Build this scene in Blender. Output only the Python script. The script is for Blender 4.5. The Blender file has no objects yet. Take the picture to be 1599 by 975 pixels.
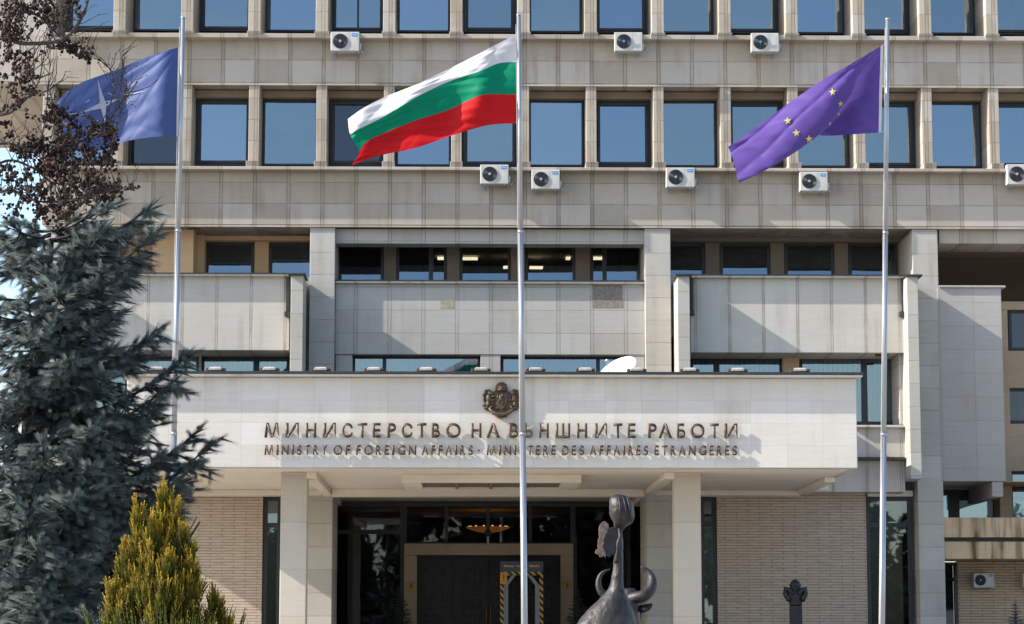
import bpy, math, random
import numpy as np
from mathutils import Vector, Matrix

S = bpy.context.scene
COL = S.collection
rnd = random.Random(7)
NR = np.random.default_rng(11)

# ------------------------------------------------------------------ camera
FPX, CX, CY, IW = 3900.0, 799.5, 487.5, 1599.0
TILT, YAW = math.atan(523.0 / 3900.0), math.radians(1.0)
CAM = Vector((0.0, 0.0, 1.7))
cam_d = bpy.data.cameras.new("camera")
cam = bpy.data.objects.new("camera", cam_d)
COL.objects.link(cam)
cam.location = CAM
cam.rotation_euler = (math.pi / 2 + TILT, 0, -YAW)
cam_d.sensor_width = 36.0
cam_d.lens = FPX / IW * 36.0
cam_d.clip_start, cam_d.clip_end = 0.5, 3000
S.camera = cam
S.render.resolution_x, S.render.resolution_y = 1024, 624

# ------------------------------------------------------------------ world, sun, exposure
SUN = Vector((0.82, 0.170, -0.545)).normalized()        # travel direction of the light
elev = math.asin(-SUN.z)
rot = math.atan2(-SUN.x, -SUN.y)
w = bpy.data.worlds.new("World")
S.world = w
w.use_nodes = True
nt = w.node_tree
nt.nodes.clear()
sky = nt.nodes.new("ShaderNodeTexSky")
sky.sky_type = 'NISHITA'
sky.sun_disc = False
sky.sun_elevation = elev
sky.sun_rotation = rot
sky.altitude = 550
sky.air_density, sky.dust_density, sky.ozone_density = 1.0, 1.6, 1.0
bg = nt.nodes.new("ShaderNodeBackground")
bg.inputs[1].default_value = 0.15
wo = nt.nodes.new("ShaderNodeOutputWorld")
nt.links.new(sky.outputs[0], bg.inputs[0])
nt.links.new(bg.outputs[0], wo.inputs[0])
sd = bpy.data.lights.new("sun", 'SUN')
sd.energy, sd.angle, sd.color = 4.3, math.radians(0.5), (1.0, 0.95, 0.87)
so = bpy.data.objects.new("sun", sd)
COL.objects.link(so)
so.location = (-40, -10, 40)
so.rotation_euler = SUN.to_track_quat('-Z', 'Y').to_euler()
S.view_settings.view_transform = 'Standard'
S.view_settings.look = 'None'
S.view_settings.exposure = 1.12
S.view_settings.gamma = 1.0

# ------------------------------------------------------------------ photograph pixel -> point on a plane at depth Y
FWD = Vector((math.sin(YAW) * math.cos(TILT), math.cos(YAW) * math.cos(TILT), math.sin(TILT)))
RGT = Vector((math.cos(YAW), -math.sin(YAW), 0))
UPV = RGT.cross(FWD)


def W(px, py, Y):
    r = FWD * FPX + RGT * (px - CX) - UPV * (py - CY)
    return CAM + r * ((Y - CAM.y) / r.y)


def WX(px, Y, py=480):
    return W(px, py, Y).x


def WZ(py, Y, px=800):
    return W(px, py, Y).z


# ------------------------------------------------------------------ object helpers
def tag(o, label=None, cat=None, group=None, kind=None):
    if label: o["label"] = label
    if cat: o["category"] = cat
    if group: o["group"] = group
    if kind: o["kind"] = kind
    return o


def thing(name, loc, label, cat, group=None, rz=0.0):
    o = bpy.data.objects.new(name, None)
    COL.objects.link(o)
    o.location = loc
    o.rotation_euler = (0, 0, rz)
    o.empty_display_size = 0.3
    return tag(o, label, cat, group)


def copy_tree(o, parent=None):
    c = o.copy()
    COL.objects.link(c)
    if parent: c.parent = parent
    for ch in list(o.children):
        copy_tree(ch, c)
    return c


def link(name, me, mats, parent=None, world=False, smooth=False, bevel=0.0, seg=2):
    me.name = name
    o = bpy.data.objects.new(name, me)
    COL.objects.link(o)
    for m in (mats if isinstance(mats, (list, tuple)) else [mats]):
        me.materials.append(m)
    if parent:
        o.parent = parent
        if world: o.location = -Vector(parent.location)
    if smooth:
        me.polygons.foreach_set("use_smooth", [True] * len(me.polygons))
    if bevel:
        b = o.modifiers.new("bevel", 'BEVEL')
        b.width, b.segments, b.limit_method = bevel, seg, 'ANGLE'
        b.angle_limit = math.radians(50)
    return o


class MB:
    def __init__(s):
        s.v, s.f, s.m = [], [], []

    def face(s, pts, mi=0):
        i = len(s.v)
        s.v += [tuple(p) for p in pts]
        s.f.append(tuple(range(i, i + len(pts))))
        s.m.append(mi)

    def hexa(s, p, mi=0):
        i = len(s.v)
        s.v += [tuple(q) for q in p]
        for f in ((0, 3, 2, 1), (4, 5, 6, 7), (0, 1, 5, 4), (1, 2, 6, 5), (2, 3, 7, 6), (3, 0, 4, 7)):
            s.f.append(tuple(i + k for k in f))
            s.m.append(mi)

    def box(s, x0, x1, y0, y1, z0, z1, mi=0):
        if x0 > x1: x0, x1 = x1, x0
        if y0 > y1: y0, y1 = y1, y0
        if z0 > z1: z0, z1 = z1, z0
        s.hexa([(x0, y0, z0), (x1, y0, z0), (x1, y1, z0), (x0, y1, z0),
                (x0, y0, z1), (x1, y0, z1), (x1, y1, z1), (x0, y1, z1)], mi)

    def rings(s, rings, mi=0, cap=True):
        n = len(rings[0])
        i = len(s.v)
        for r in rings: s.v += [tuple(p) for p in r]
        for a in range(len(rings) - 1):
            for k in range(n):
                s.f.append((i + a * n + k, i + a * n + (k + 1) % n, i + (a + 1) * n + (k + 1) % n, i + (a + 1) * n + k))
                s.m.append(mi)
        if cap:
            s.f.append(tuple(i + k for k in reversed(range(n)))); s.m.append(mi)
            j = i + (len(rings) - 1) * n
            s.f.append(tuple(j + k for k in range(n))); s.m.append(mi)

    def tube(s, pts, rad, n=8, mi=0, flat=1.0):
        pts = [Vector(p) for p in pts]
        if not isinstance(rad, (list, tuple)): rad = [rad] * len(pts)
        rg = []
        ref = None
        for k, p in enumerate(pts):
            d = (pts[min(k + 1, len(pts) - 1)] - pts[max(k - 1, 0)]).normalized()
            if ref is None:
                ref = Vector((0, 1, 0)) if abs(d.y) < 0.9 else Vector((1, 0, 0))
            u = d.cross(ref).normalized()
            v = u.cross(d).normalized()
            ref = v
            rg.append([p + (u * math.cos(2 * math.pi * q / n) + v * flat * math.sin(2 * math.pi * q / n)) * rad[k] for q in range(n)])
        s.rings(rg, mi)

    def lathe(s, prof, c, n=24, mi=0, axis='z'):
        rg = []
        for r, h in prof:
            ring = []
            for q in range(n):
                a = 2 * math.pi * q / n
                if axis == 'z': p = (c[0] + r * math.cos(a), c[1] + r * math.sin(a), c[2] + h)
                else: p = (c[0] + r * math.cos(a), c[1] + h, c[2] + r * math.sin(a))
                ring.append(p)
            rg.append(ring if axis == 'z' else ring[::-1])
        s.rings(rg, mi)

    def prism(s, out, y0, y1, mi=0):                       # outline in (x,z)
        n = len(out)
        i = len(s.v)
        s.v += [(x, y0, z) for x, z in out] + [(x, y1, z) for x, z in out]
        s.f.append(tuple(i + k for k in range(n))); s.m.append(mi)
        s.f.append(tuple(i + n + k for k in reversed(range(n)))); s.m.append(mi)
        for k in range(n):
            s.f.append((i + k, i + n + k, i + n + (k + 1) % n, i + (k + 1) % n)); s.m.append(mi)

    def ball(s, c, r, n=10, m=7, mi=0):
        rx, ry, rz = r if isinstance(r, (list, tuple)) else (r, r, r)
        rg = []
        for a in range(m):
            t = math.pi * (a + 0.02) / (m - 1 + 0.04)
            rg.append([(c[0] + rx * math.sin(t) * math.cos(2 * math.pi * q / n), c[1] + ry * math.sin(t) * math.sin(2 * math.pi * q / n),
                        c[2] - rz * math.cos(t)) for q in range(n)])
        s.rings(rg, mi)

    def mesh(s, name):
        me = bpy.data.meshes.new(name)
        me.from_pydata(s.v, [], s.f)
        me.polygons.foreach_set("material_index", s.m)
        me.update()
        import bmesh
        b = bmesh.new(); b.from_mesh(me)
        bmesh.ops.recalc_face_normals(b, faces=b.faces)
        b.to_mesh(me); b.free()
        return me

    def build(s, name, mats, parent=None, world=False, smooth=False, bevel=0.0, seg=2):
        return link(name, s.mesh(name), mats, parent, world, smooth, bevel, seg)


# ------------------------------------------------------------------ materials
class NT:
    def __init__(s, name):
        s.mat = bpy.data.materials.new(name)
        s.mat.use_nodes = True
        s.t = s.mat.node_tree
        s.b = s.t.nodes["Principled BSDF"]

    def n(s, typ, **kw):
        x = s.t.nodes.new(typ)
        for k, v in kw.items(): setattr(x, k, v)
        return x

    def put(s, sock, v):
        if isinstance(v, bpy.types.NodeSocket): s.t.links.new(v, sock)
        elif v is not None: sock.default_value = v

    def math(s, op, a, b=None, c=None, clamp=False):
        x = s.n("ShaderNodeMath", operation=op, use_clamp=clamp)
        s.put(x.inputs[0], a); s.put(x.inputs[1], b); s.put(x.inputs[2], c)
        return x.outputs[0]

    def noise(s, vec, scale, detail=4, rough=0.55):
        x = s.n("ShaderNodeTexNoise")
        s.put(x.inputs["Vector"], vec)
        x.inputs["Scale"].default_value = scale
        x.inputs["Detail"].default_value = detail
        x.inputs["Roughness"].default_value = rough
        return x.outputs["Fac"]

    def mul(s, vec, xyz):
        x = s.n("ShaderNodeVectorMath", operation='MULTIPLY')
        s.put(x.inputs[0], vec); x.inputs[1].default_value = xyz
        return x.outputs[0]

    def mix(s, f, a, b, blend='MIX'):
        x = s.n("ShaderNodeMix", data_type='RGBA', blend_type=blend)
        s.put(x.inputs[0], f); s.put(x.inputs[6], a); s.put(x.inputs[7], b)
        return x.outputs[2]

    def ramp(s, f, lo, hi):
        x = s.n("ShaderNodeMapRange")
        s.put(x.inputs[0], f); x.inputs[1].default_value = lo; x.inputs[2].default_value = hi
        return x.outputs[0]

    def bump(s, h, strength=0.3, dist=0.02):
        x = s.n("ShaderNodeBump")
        x.inputs["Strength"].default_value = strength
        x.inputs["Distance"].default_value = dist
        s.put(x.inputs["Height"], h)
        s.t.links.new(x.outputs[0], s.b.inputs["Normal"])

    def pos(s):
        return s.n("ShaderNodeNewGeometry").outputs["Position"]

    def obj(s):
        return s.n("ShaderNodeTexCoord").outputs["Object"]


def c4(c): return (c[0], c[1], c[2], 1.0)


def stone(name, base, px=None, x0=0.0, strip=0.0, pz=None, z0=0.0, jw=0.016, jd=0.62, var=0.10, stain=0.25, stain_col=(0.16, 0.095, 0.05), groove=0.12, cool=0.18):
    N = NT(name)
    P = N.pos()
    sx = N.n("ShaderNodeSeparateXYZ"); N.put(sx.inputs[0], P)
    X, Z = sx.outputs[0], sx.outputs[2]
    one = None
    ids = []
    def line(d, wdt):
        return N.math('LESS_THAN', N.math('ABSOLUTE', d), wdt)
    if px:
        u = N.math('DIVIDE', N.math('SUBTRACT', X, x0), px)
        fu = N.math('MULTIPLY', N.math('FRACT', u), px)
        one = line(N.math('SUBTRACT', fu, jw / 2), jw / 2)
        if strip:
            one = N.math('MAXIMUM', one, line(N.math('SUBTRACT', fu, strip), jw / 2))
        ids.append(N.math('FLOOR', u))
        if strip: gro = N.math('MULTIPLY', N.math('LESS_THAN', fu, strip), N.math('MULTIPLY', N.ramp(N.noise(N.mul(P, (1.5, 1, .7)), 1.7, 3), .3, .6), groove * 1.6))
    if pz:
        v = N.math('DIVIDE', N.math('SUBTRACT', Z, z0), pz)
        fv = N.math('MULTIPLY', N.math('FRACT', v), pz)
        l2 = line(N.math('SUBTRACT', fv, jw / 2), jw * 0.4)
        one = l2 if one is None else N.math('MAXIMUM', one, l2)
        ids.append(N.math('FLOOR', v))
    col = c4(base)
    big = N.ramp(N.noise(P, 0.55, 4), 0.3, 0.7)
    col = N.mix(N.math('MULTIPLY', big, 0.5), col, c4([b * k for b, k in zip(base, (0.80, 0.77, 0.72))]))
    tr = N.ramp(N.noise(N.mul(P, (1.1, 1.1, 9.0)), 1.6, 6, 0.65), 0.35, 0.7)
    col = N.mix(N.math('MULTIPLY', tr, 0.30), col, c4([b * k for b, k in zip(base, (0.74, 0.69, 0.62))]))
    fine = N.ramp(N.noise(P, 26.0, 5, 0.7), 0.3, 0.75)
    col = N.mix(N.math('MULTIPLY', fine, 0.16), col, c4([b * 0.55 for b in base]))
    pits = N.ramp(N.noise(N.mul(P, (1, 1, 2.5)), 9.0, 5, 0.75), 0.66, 0.74)
    col = N.mix(N.math('MULTIPLY', pits, 0.22), col, c4([b * 0.45 for b in base]))
    if ids:
        cv = N.n("ShaderNodeCombineXYZ")
        for k, i in enumerate(ids): N.put(cv.inputs[k], i)
        wn = N.n("ShaderNodeTexWhiteNoise"); N.put(wn.inputs["Vector"], cv.outputs[0])
        f = N.math('MULTIPLY_ADD', wn.outputs[0], 2 * var, 1 - var)
        cc = N.n("ShaderNodeCombineColor")
        for k in range(3): N.put(cc.inputs[k], f)
        col = N.mix(1.0, col, cc.outputs[0], 'MULTIPLY')
        wn2 = N.n("ShaderNodeTexWhiteNoise"); N.put(wn2.inputs["Vector"], N.mul(cv.outputs[0], (1.7, 2.3, 1)))
        col = N.mix(N.math('MULTIPLY', N.math('GREATER_THAN', wn2.outputs[0], 0.66), cool), col, c4((base[0] * 1.06, base[1] * 1.10, base[2] * 1.20)))
    st = N.ramp(N.noise(N.mul(P, (2.2, 2.2, 0.16)), 1.3, 5, 0.6), 0.47, 0.72)
    st2 = N.ramp(N.noise(P, 0.8, 3), *((0.42, 0.65) if stain < 1 else (0.1, 0.45)))
    col = N.mix(N.math('MULTIPLY', N.math('MULTIPLY', st, st2), stain, clamp=True), col, c4(stain_col))
    if px and strip:
        col = N.mix(gro, col, c4([b * 0.46 * k for b, k in zip(base, (1.0, 0.82, 0.64))]))
    if one is not None:
        near = N.math('MULTIPLY', one, N.ramp(N.noise(P, 2.3, 3), 0.2, 0.55))
        col = N.mix(N.math('MULTIPLY', near, jd), col, c4([b * 0.32 * k for b, k in zip(base, (1.0, 0.86, 0.7))]))
    N.put(N.b.inputs["Base Color"], col)
    N.b.inputs["Roughness"].default_value = 0.86
    N.b.inputs["Specular IOR Level"].default_value = 0.3
    h = N.math('MULTIPLY', N.noise(P, 22.0, 5, 0.7), 0.25)
    h = N.math('ADD', h, N.math('MULTIPLY', N.noise(P, 0.9, 2), 0.35))
    if one is not None: h = N.math('SUBTRACT', h, N.math('MULTIPLY', one, 0.8))
    N.bump(h, 0.35, 0.012)
    return N.mat


def brick(name, a, b, mortar):
    N = NT(name)
    P = N.pos()
    sx = N.n("ShaderNodeSeparateXYZ"); N.put(sx.inputs[0], P)
    cb = N.n("ShaderNodeCombineXYZ"); N.put(cb.inputs[0], sx.outputs[0]); N.put(cb.inputs[1], sx.outputs[2])
    bt = N.n("ShaderNodeTexBrick")
    N.put(bt.inputs["Vector"], cb.outputs[0])
    bt.inputs["Color1"].default_value, bt.inputs["Color2"].default_value, bt.inputs["Mortar"].default_value = c4(a), c4(b), c4(mortar)
    bt.inputs["Scale"].default_value = 1.0
    bt.inputs["Brick Width"].default_value, bt.inputs["Row Height"].default_value = 0.62, 0.074
    bt.inputs["Mortar Size"].default_value = 0.013
    bt.inputs["Mortar Smooth"].default_value = 0.3
    bt.inputs["Bias"].default_value = -0.1
    col = N.mix(N.math('MULTIPLY', N.ramp(N.noise(P, 0.8, 5), 0.35, 0.7), 0.30), bt.outputs[0], c4([x * 0.65 for x in a]))
    col = N.mix(N.math('MULTIPLY', N.ramp(N.noise(N.mul(P, (1, 1, 6)), 4.0, 5), 0.4, 0.7), 0.35), col, c4([x * 1.25 for x in a]))
    N.put(N.b.inputs["Base Color"], col)
    N.b.inputs["Roughness"].default_value = 0.9
    N.bump(N.math('SUBTRACT', N.math('MULTIPLY', N.noise(P, 14, 4), 0.4), bt.outputs["Fac"]), 0.9, 0.02)
    return N.mat


def plain(name, col, rough=0.6, metal=0.0, var=0.18, scale=3.0, spec=0.5, bump=0.0, coat=0.0, emit=None, estr=0.0):
    N = NT(name)
    P = N.obj()
    f = N.ramp(N.noise(P, scale, 5, 0.6), 0.3, 0.72)
    N.put(N.b.inputs["Base Color"], N.mix(N.math('MULTIPLY', f, 1.0), c4(col), c4([x * (1 - var * 2) for x in col])))
    N.put(N.b.inputs["Roughness"], N.math('MULTIPLY_ADD', f, 0.12, rough - 0.05))
    N.b.inputs["Metallic"].default_value = metal
    N.b.inputs["Specular IOR Level"].default_value = spec
    N.b.inputs["Coat Weight"].default_value = coat
    if bump: N.bump(N.noise(P, scale * 4, 5), bump, 0.02)
    if emit:
        N.b.inputs["Emission Color"].default_value = c4(emit)
        N.b.inputs["Emission Strength"].default_value = estr
    return N.mat


def glass(name, refl=(0.315, 0.40, 0.485), trans=(0.30, 0.33, 0.36), fac=0.55, wob=0.04):
    N = NT(name)
    t = N.t
    t.nodes.remove(N.b)
    out = [x for x in t.nodes if x.type == 'OUTPUT_MATERIAL'][0]
    g = N.n("ShaderNodeBsdfGlossy"); g.inputs["Color"].default_value = c4(refl); g.inputs["Roughness"].default_value = 0.012
    b = N.n("ShaderNodeBump"); b.inputs["Strength"].default_value = wob; b.inputs["Distance"].default_value = 0.05
    N.put(b.inputs["Height"], N.noise(N.pos(), 1.1, 2)); N.put(g.inputs["Normal"], b.outputs[0])
    tr = N.n("ShaderNodeBsdfTransparent"); tr.inputs[0].default_value = c4(trans)
    m = N.n("ShaderNodeMixShader")
    lw = N.n("ShaderNodeLayerWeight"); lw.inputs[0].default_value = 0.25
    N.put(m.inputs[0], N.math('MULTIPLY_ADD', lw.outputs["Fresnel"], 0.4, fac - 0.03, clamp=True))
    t.links.new(tr.outputs[0], m.inputs[1]); t.links.new(g.outputs[0], m.inputs[2])
    t.links.new(m.outputs[0], out.inputs[0])
    return N.mat


def cloth(name, col, trans=0.35, sheen=0.0, rough=0.6):
    N = NT(name)
    P = N.obj()
    f = N.ramp(N.noise(P, 2.5, 4), 0.35, 0.7)
    cc = N.mix(N.math('MULTIPLY', f, 0.25), c4(col), c4([x * 0.72 for x in col]))
    N.put(N.b.inputs["Base Color"], cc)
    N.b.inputs["Roughness"].default_value = rough
    N.b.inputs["Sheen Weight"].default_value = sheen
    N.b.inputs["Specular IOR Level"].default_value = 0.15
    wv = N.noise(N.mul(P, (60, 60, 60)), 6, 2)
    N.bump(wv, 0.12, 0.004)
    tl = N.n("ShaderNodeBsdfTranslucent"); N.put(tl.inputs[0], cc)
    m = N.n("ShaderNodeMixShader"); m.inputs[0].default_value = trans
    out = [x for x in N.t.nodes if x.type == 'OUTPUT_MATERIAL'][0]
    N.t.links.new(N.b.outputs[0], m.inputs[1]); N.t.links.new(tl.outputs[0], m.inputs[2]); N.t.links.new(m.outputs[0], out.inputs[0])
    return N.mat


def leaf(name, dark, light, rough=0.6, trans=0.2):
    N = NT(name)
    a = N.n("ShaderNodeAttribute"); a.attribute_name = "tint"
    cc = N.mix(a.outputs["Fac"], c4(dark), c4(light))
    N.put(N.b.inputs["Base Color"], cc)
    N.b.inputs["Roughness"].default_value = rough
    N.b.inputs["Specular IOR Level"].default_value = 0.25
    if trans:
        tl = N.n("ShaderNodeBsdfTranslucent"); N.put(tl.inputs[0], cc)
        m = N.n("ShaderNodeMixShader"); m.inputs[0].default_value = trans
        out = [x for x in N.t.nodes if x.type == 'OUTPUT_MATERIAL'][0]
        N.t.links.new(N.b.outputs[0], m.inputs[1]); N.t.links.new(tl.outputs[0], m.inputs[2]); N.t.links.new(m.outputs[0], out.inputs[0])
    return N.mat


F = 66.0                                   # front plane of the upper storeys
PITCH = (WX(1565, 65.6) - WX(502, 65.6)) / 10.0
PX = PITCH / 2
X0 = WX(551.5, F)                          # a joint between cladding panels
M = {}
M['upper'] = stone("upper_limestone", (0.425, 0.375, 0.31), PX, X0, 0.10, (WZ(61, F) - WZ(96, F)), WZ(96, F), jw=0.026, stain=0.6, groove=0.26, var=0.13, cool=0.55)
M['upper2'] = stone("spandrel_limestone", (0.405, 0.355, 0.292), PX, X0, 0.10, (WZ(287, F) - WZ(320, F)), WZ(320, F), jw=0.026, stain=0.55, groove=0.26, var=0.12, cool=0.5)
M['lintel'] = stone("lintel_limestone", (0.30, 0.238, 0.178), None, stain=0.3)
M['column'] = stone("column_limestone", (0.52, 0.46, 0.375), None, 0, 0, 1.1, 0.2, jw=0.014, jd=0.4, var=0.05, stain=0.15)
M['pale'] = stone("pale_limestone", (0.52, 0.49, 0.44), PX, X0, 0.075, None, 0, jw=0.02, jd=0.5, var=0.05, stain=0.4, groove=0.34)
M['centre'] = stone("centre_panel_limestone", (0.42, 0.40, 0.365), PX, X0, 0.10, (WZ(483, F) - WZ(519, F)), WZ(519, F), jw=0.02, var=0.07, stain=0.35)
M['block'] = stone("pilaster_limestone", (0.45, 0.425, 0.38), None, 0, 0, (WZ(465, F) - WZ(500, F)), WZ(500, F), jw=0.02, var=0.09, stain=0.4)
M['wing'] = stone("wing_panel_limestone", (0.39, 0.365, 0.335), 0.9, WX(1467, F), 0, (WZ(508, F) - WZ(545, F)), WZ(508, F), jw=0.018, jd=0.4, var=0.06, stain=0.2)
M['canopy'] = stone("canopy_travertine", (0.63, 0.59, 0.53), 0.84, WX(1282, 57.5), 0, (WZ(626, 57.5) - WZ(661, 57.5)), WZ(626, 57.5), jw=0.012, jd=0.28, var=0.045, stain=0.3)
M['soffit'] = stone("soffit_plaster", (0.74, 0.66, 0.545), None, var=0.03, stain=0.1)
M['tan'] = stone("tan_sandstone", (0.50, 0.375, 0.26), None, 0, 0, 0.62, 0, jw=0.012, jd=0.4, var=0.06, stain=0.2)
M['dull'] = stone("brown_stone_post", (0.21, 0.165, 0.13), None, var=0.05, stain=0.2)
M['stained'] = stone("stained_parapet_stone", (0.60, 0.43, 0.265), 1.9, 0.4, 0, None, 0, jw=0.014, var=0.05, stain=1.6, stain_col=(0.13, 0.072, 0.035))
M['portal'] = stone("portal_marble", (0.40, 0.30, 0.215), 0.9, 0.3, 0, None, 0, jw=0.012, jd=0.3, var=0.05, stain=0.1)
M['brick'] = brick("long_brick_wall", (0.50, 0.40, 0.305), (0.42, 0.335, 0.255), (0.23, 0.172, 0.125))
M['brick2'] = brick("tan_brick_wall", (0.56, 0.41, 0.265), (0.48, 0.35, 0.225), (0.21, 0.145, 0.09))
M['tan_lit'] = stone("tan_sandstone_lit", (0.64, 0.43, 0.25), None, 0, 0, 0.62, 0, jw=0.012, jd=0.3, var=0.05, stain=0.2)  # left loggia's tan stone, with its bright bounced light put into the colour
M['frame'] = plain("dark_window_frame", (0.016, 0.018, 0.024), 0.45, var=0.1)
M['flash'] = plain("dark_metal_flashing", (0.035, 0.042, 0.038), 0.5, 0.3)
M['glass'] = glass("blue_reflecting_glass")
M['glass_mid'] = glass("clear_window_glass", (0.37, 0.45, 0.51), (0.60, 0.64, 0.66), 0.40)
M['glass_door'] = glass("dim_window_glass", (0.40, 0.46, 0.50), (0.16, 0.17, 0.18), 0.34, 0.012)
M['glass_dark'] = glass("entrance_glass", (0.34, 0.37, 0.43), (0.50, 0.50, 0.52), 0.16, 0.012)
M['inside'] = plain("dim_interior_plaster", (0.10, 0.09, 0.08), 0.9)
M['blind'] = plain("teal_roller_blind", (0.45, 0.56, 0.58), 0.85, var=0.05)
M['cream'] = plain("cream_curtain", (0.62, 0.60, 0.52), 0.85, var=0.06)
M['white'] = plain("white_painted_casing", (0.50, 0.485, 0.45), 0.55, var=0.12, scale=5)
M['black'] = plain("black_plastic", (0.02, 0.02, 0.023), 0.5)
M['badge'] = plain("blue_badge", (0.02, 0.22, 0.55), 0.4, var=0.03)
M['steel'] = plain("brushed_steel_pole", (0.37, 0.38, 0.40), 0.38, 0.65, var=0.08, scale=1.2)
M['rope'] = plain("halyard_rope", (0.55, 0.52, 0.47), 0.9)
M['bronze'] = plain("aged_bronze_letters", (0.092, 0.055, 0.025), 0.55, 0.2, var=0.2, scale=6)
M['crest'] = plain("patinated_crest_bronze", (0.13, 0.09, 0.052), 0.55, 0.35, var=0.35, scale=9)
M['statue'] = plain("dark_statue_bronze", (0.038, 0.030, 0.026), 0.5, 0.12, var=0.44, scale=3.5, bump=0.5)
M['statue2'] = plain("black_bust_bronze", (0.022, 0.022, 0.026), 0.5, 0.4, var=0.25, scale=6, bump=0.2)
M['flake'] = plain("brown_statue_bronze", (0.17, 0.125, 0.095), 0.6, 0.3, var=0.35, scale=14, bump=0.6)
M['lampbody'] = plain("weathered_lamp_cap", (0.45, 0.41, 0.36), 0.6, var=0.25, scale=7)
M['rust'] = plain("rusty_bracket", (0.11, 0.05, 0.03), 0.8, var=0.3, scale=9)
M['dishw'] = plain("white_dish_paint", (0.82, 0.81, 0.78), 0.5, var=0.04)
M['gold'] = plain("brass_plaque", (0.34, 0.20, 0.05), 0.5, 0.4, var=0.15, scale=6)
M['orange'] = plain("orange_sticker", (0.75, 0.36, 0.04), 0.5, var=0.05)
M['navy'] = plain("slate_blue_header", (0.06, 0.08, 0.12), 0.5, var=0.06)
M['grey'] = plain("grey_gate_panel", (0.28, 0.30, 0.33), 0.5, var=0.06)
M['door'] = plain("dark_oak_door", (0.011, 0.0095, 0.009), 0.6, var=0.25, scale=4)
M['door2'] = plain("dark_door_boss", (0.045, 0.038, 0.034), 0.5, 0.2, var=0.25, scale=4)
M['warm'] = plain("lit_tube", (0.9, 0.8, 0.6), 0.5, emit=(1.0, 0.78, 0.5), estr=3.0)
M['amber'] = plain("amber_chandelier_glass", (0.6, 0.22, 0.06), 0.4, emit=(1.0, 0.35, 0.08), estr=0.2)
M['bulb'] = plain("chandelier_bulb", (0.9, 0.7, 0.4), 0.4, emit=(1.0, 0.62, 0.25), estr=3.0)
M['bark'] = plain("dark_bark", (0.055, 0.042, 0.033), 0.9, var=0.25, scale=12, bump=0.6)
M['twig'] = plain("grey_brown_twig", (0.062, 0.046, 0.037), 0.85, var=0.25, scale=20)
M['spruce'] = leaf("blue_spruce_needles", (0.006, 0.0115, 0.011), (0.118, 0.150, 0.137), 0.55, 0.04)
M['fir'] = leaf("dark_fir_needles", (0.02, 0.03, 0.018), (0.06, 0.08, 0.05), 0.6, 0.1)
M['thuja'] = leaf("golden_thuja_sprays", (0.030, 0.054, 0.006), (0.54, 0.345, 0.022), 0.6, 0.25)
M['deadleaf'] = leaf("dried_brown_clusters", (0.014, 0.009, 0.007), (0.085, 0.043, 0.028), 0.7, 0.1)
M['wood'] = leaf("dark_leafage", (0.02, 0.03, 0.014), (0.06, 0.075, 0.035), 0.7, 0.1)
M['pot'] = plain("terracotta_pot", (0.22, 0.10, 0.06), 0.8)

# striped tape of the detector gate
N = NT("yellow_black_tape")
P = N.obj(); sx = N.n("ShaderNodeSeparateXYZ"); N.put(sx.inputs[0], P)
s_ = N.math('FRACT', N.math('MULTIPLY', N.math('ADD', sx.outputs[0], sx.outputs[2]), 5.5))
N.put(N.b.inputs["Base Color"], N.mix(N.math('GREATER_THAN', s_, 0.45), c4((0.62, 0.38, 0.06)), c4((0.02, 0.02, 0.02))))
M['tape'] = N.mat
# vertical slat blind
N = NT("vertical_slat_blind")
P = N.pos(); sx = N.n("ShaderNodeSeparateXYZ"); N.put(sx.inputs[0], P)
s_ = N.math('FRACT', N.math('MULTIPLY', sx.outputs[0], 7.5))
N.put(N.b.inputs["Base Color"], N.mix(N.math('LESS_THAN', s_, 0.28), c4((0.62, 0.68, 0.70)), c4((0.16, 0.19, 0.22))))
N.b.inputs["Roughness"].default_value = 0.8
M['slats'] = N.mat
# paving and grass
N = NT("granite_paving")
P = N.pos(); bt = N.n("ShaderNodeTexBrick"); N.put(bt.inputs["Vector"], P)
bt.inputs["Color1"].default_value, bt.inputs["Color2"].default_value, bt.inputs["Mortar"].default_value = (0.36, 0.34, 0.31, 1), (0.41, 0.385, 0.35, 1), (0.16, 0.15, 0.14, 1)
bt.inputs["Scale"].default_value = 1.6; bt.inputs["Mortar Size"].default_value = 0.012
N.put(N.b.inputs["Base Color"], N.mix(N.math('MULTIPLY', N.noise(P, 0.7, 5), 0.5), bt.outputs[0], c4((0.25, 0.24, 0.22))))
N.b.inputs["Roughness"].default_value = 0.85
M['pave'] = N.mat

# ------------------------------------------------------------------ ground
g = MB()
g.face([(-500, -400, 0), (500, -400, 0), (500, 700, 0), (-500, 700, 0)])
tag(g.build("ground", M['pave']), kind='structure')
TER = 1.45
g = MB()
g.box(-13, 13, 56.5, 66.6, 0.004, TER)
for k in range(9):
    g.box(-7, 7, 56.5 - (k + 1) * 0.32, 56.5 - k * 0.32 - 0.002, 0.004, TER - (k + 1) * 0.145)
tag(g.build("entrance_terrace", M['pave']), kind='structure')

# ------------------------------------------------------------------ the ministry
BL = Vector((WX(767, F), F, 0))
B = thing("ministry_building", BL, "pale limestone ministry building with rows of blue windows, balconies and entrance canopy", "building")


def part(name, mat, mb, bevel=0.0, **kw):
    return mb.build(name, mat, B, True, bevel=bevel, **kw)


def pxbox(mb, x0, x1, y0, y1, Yf, Yb, mi=0):
    xm, ym = (x0 + x1) / 2, (y0 + y1) / 2
    if xm < -50 or xm > 1650: xm = min(max(xm, -50), 1650)
    a, b = WX(x0, Yf, ym), WX(x1, Yf, ym)
    mb.box(a, b, Yf, Yb, WZ(y1, Yf, xm), WZ(y0, Yf, xm), mi)


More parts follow.
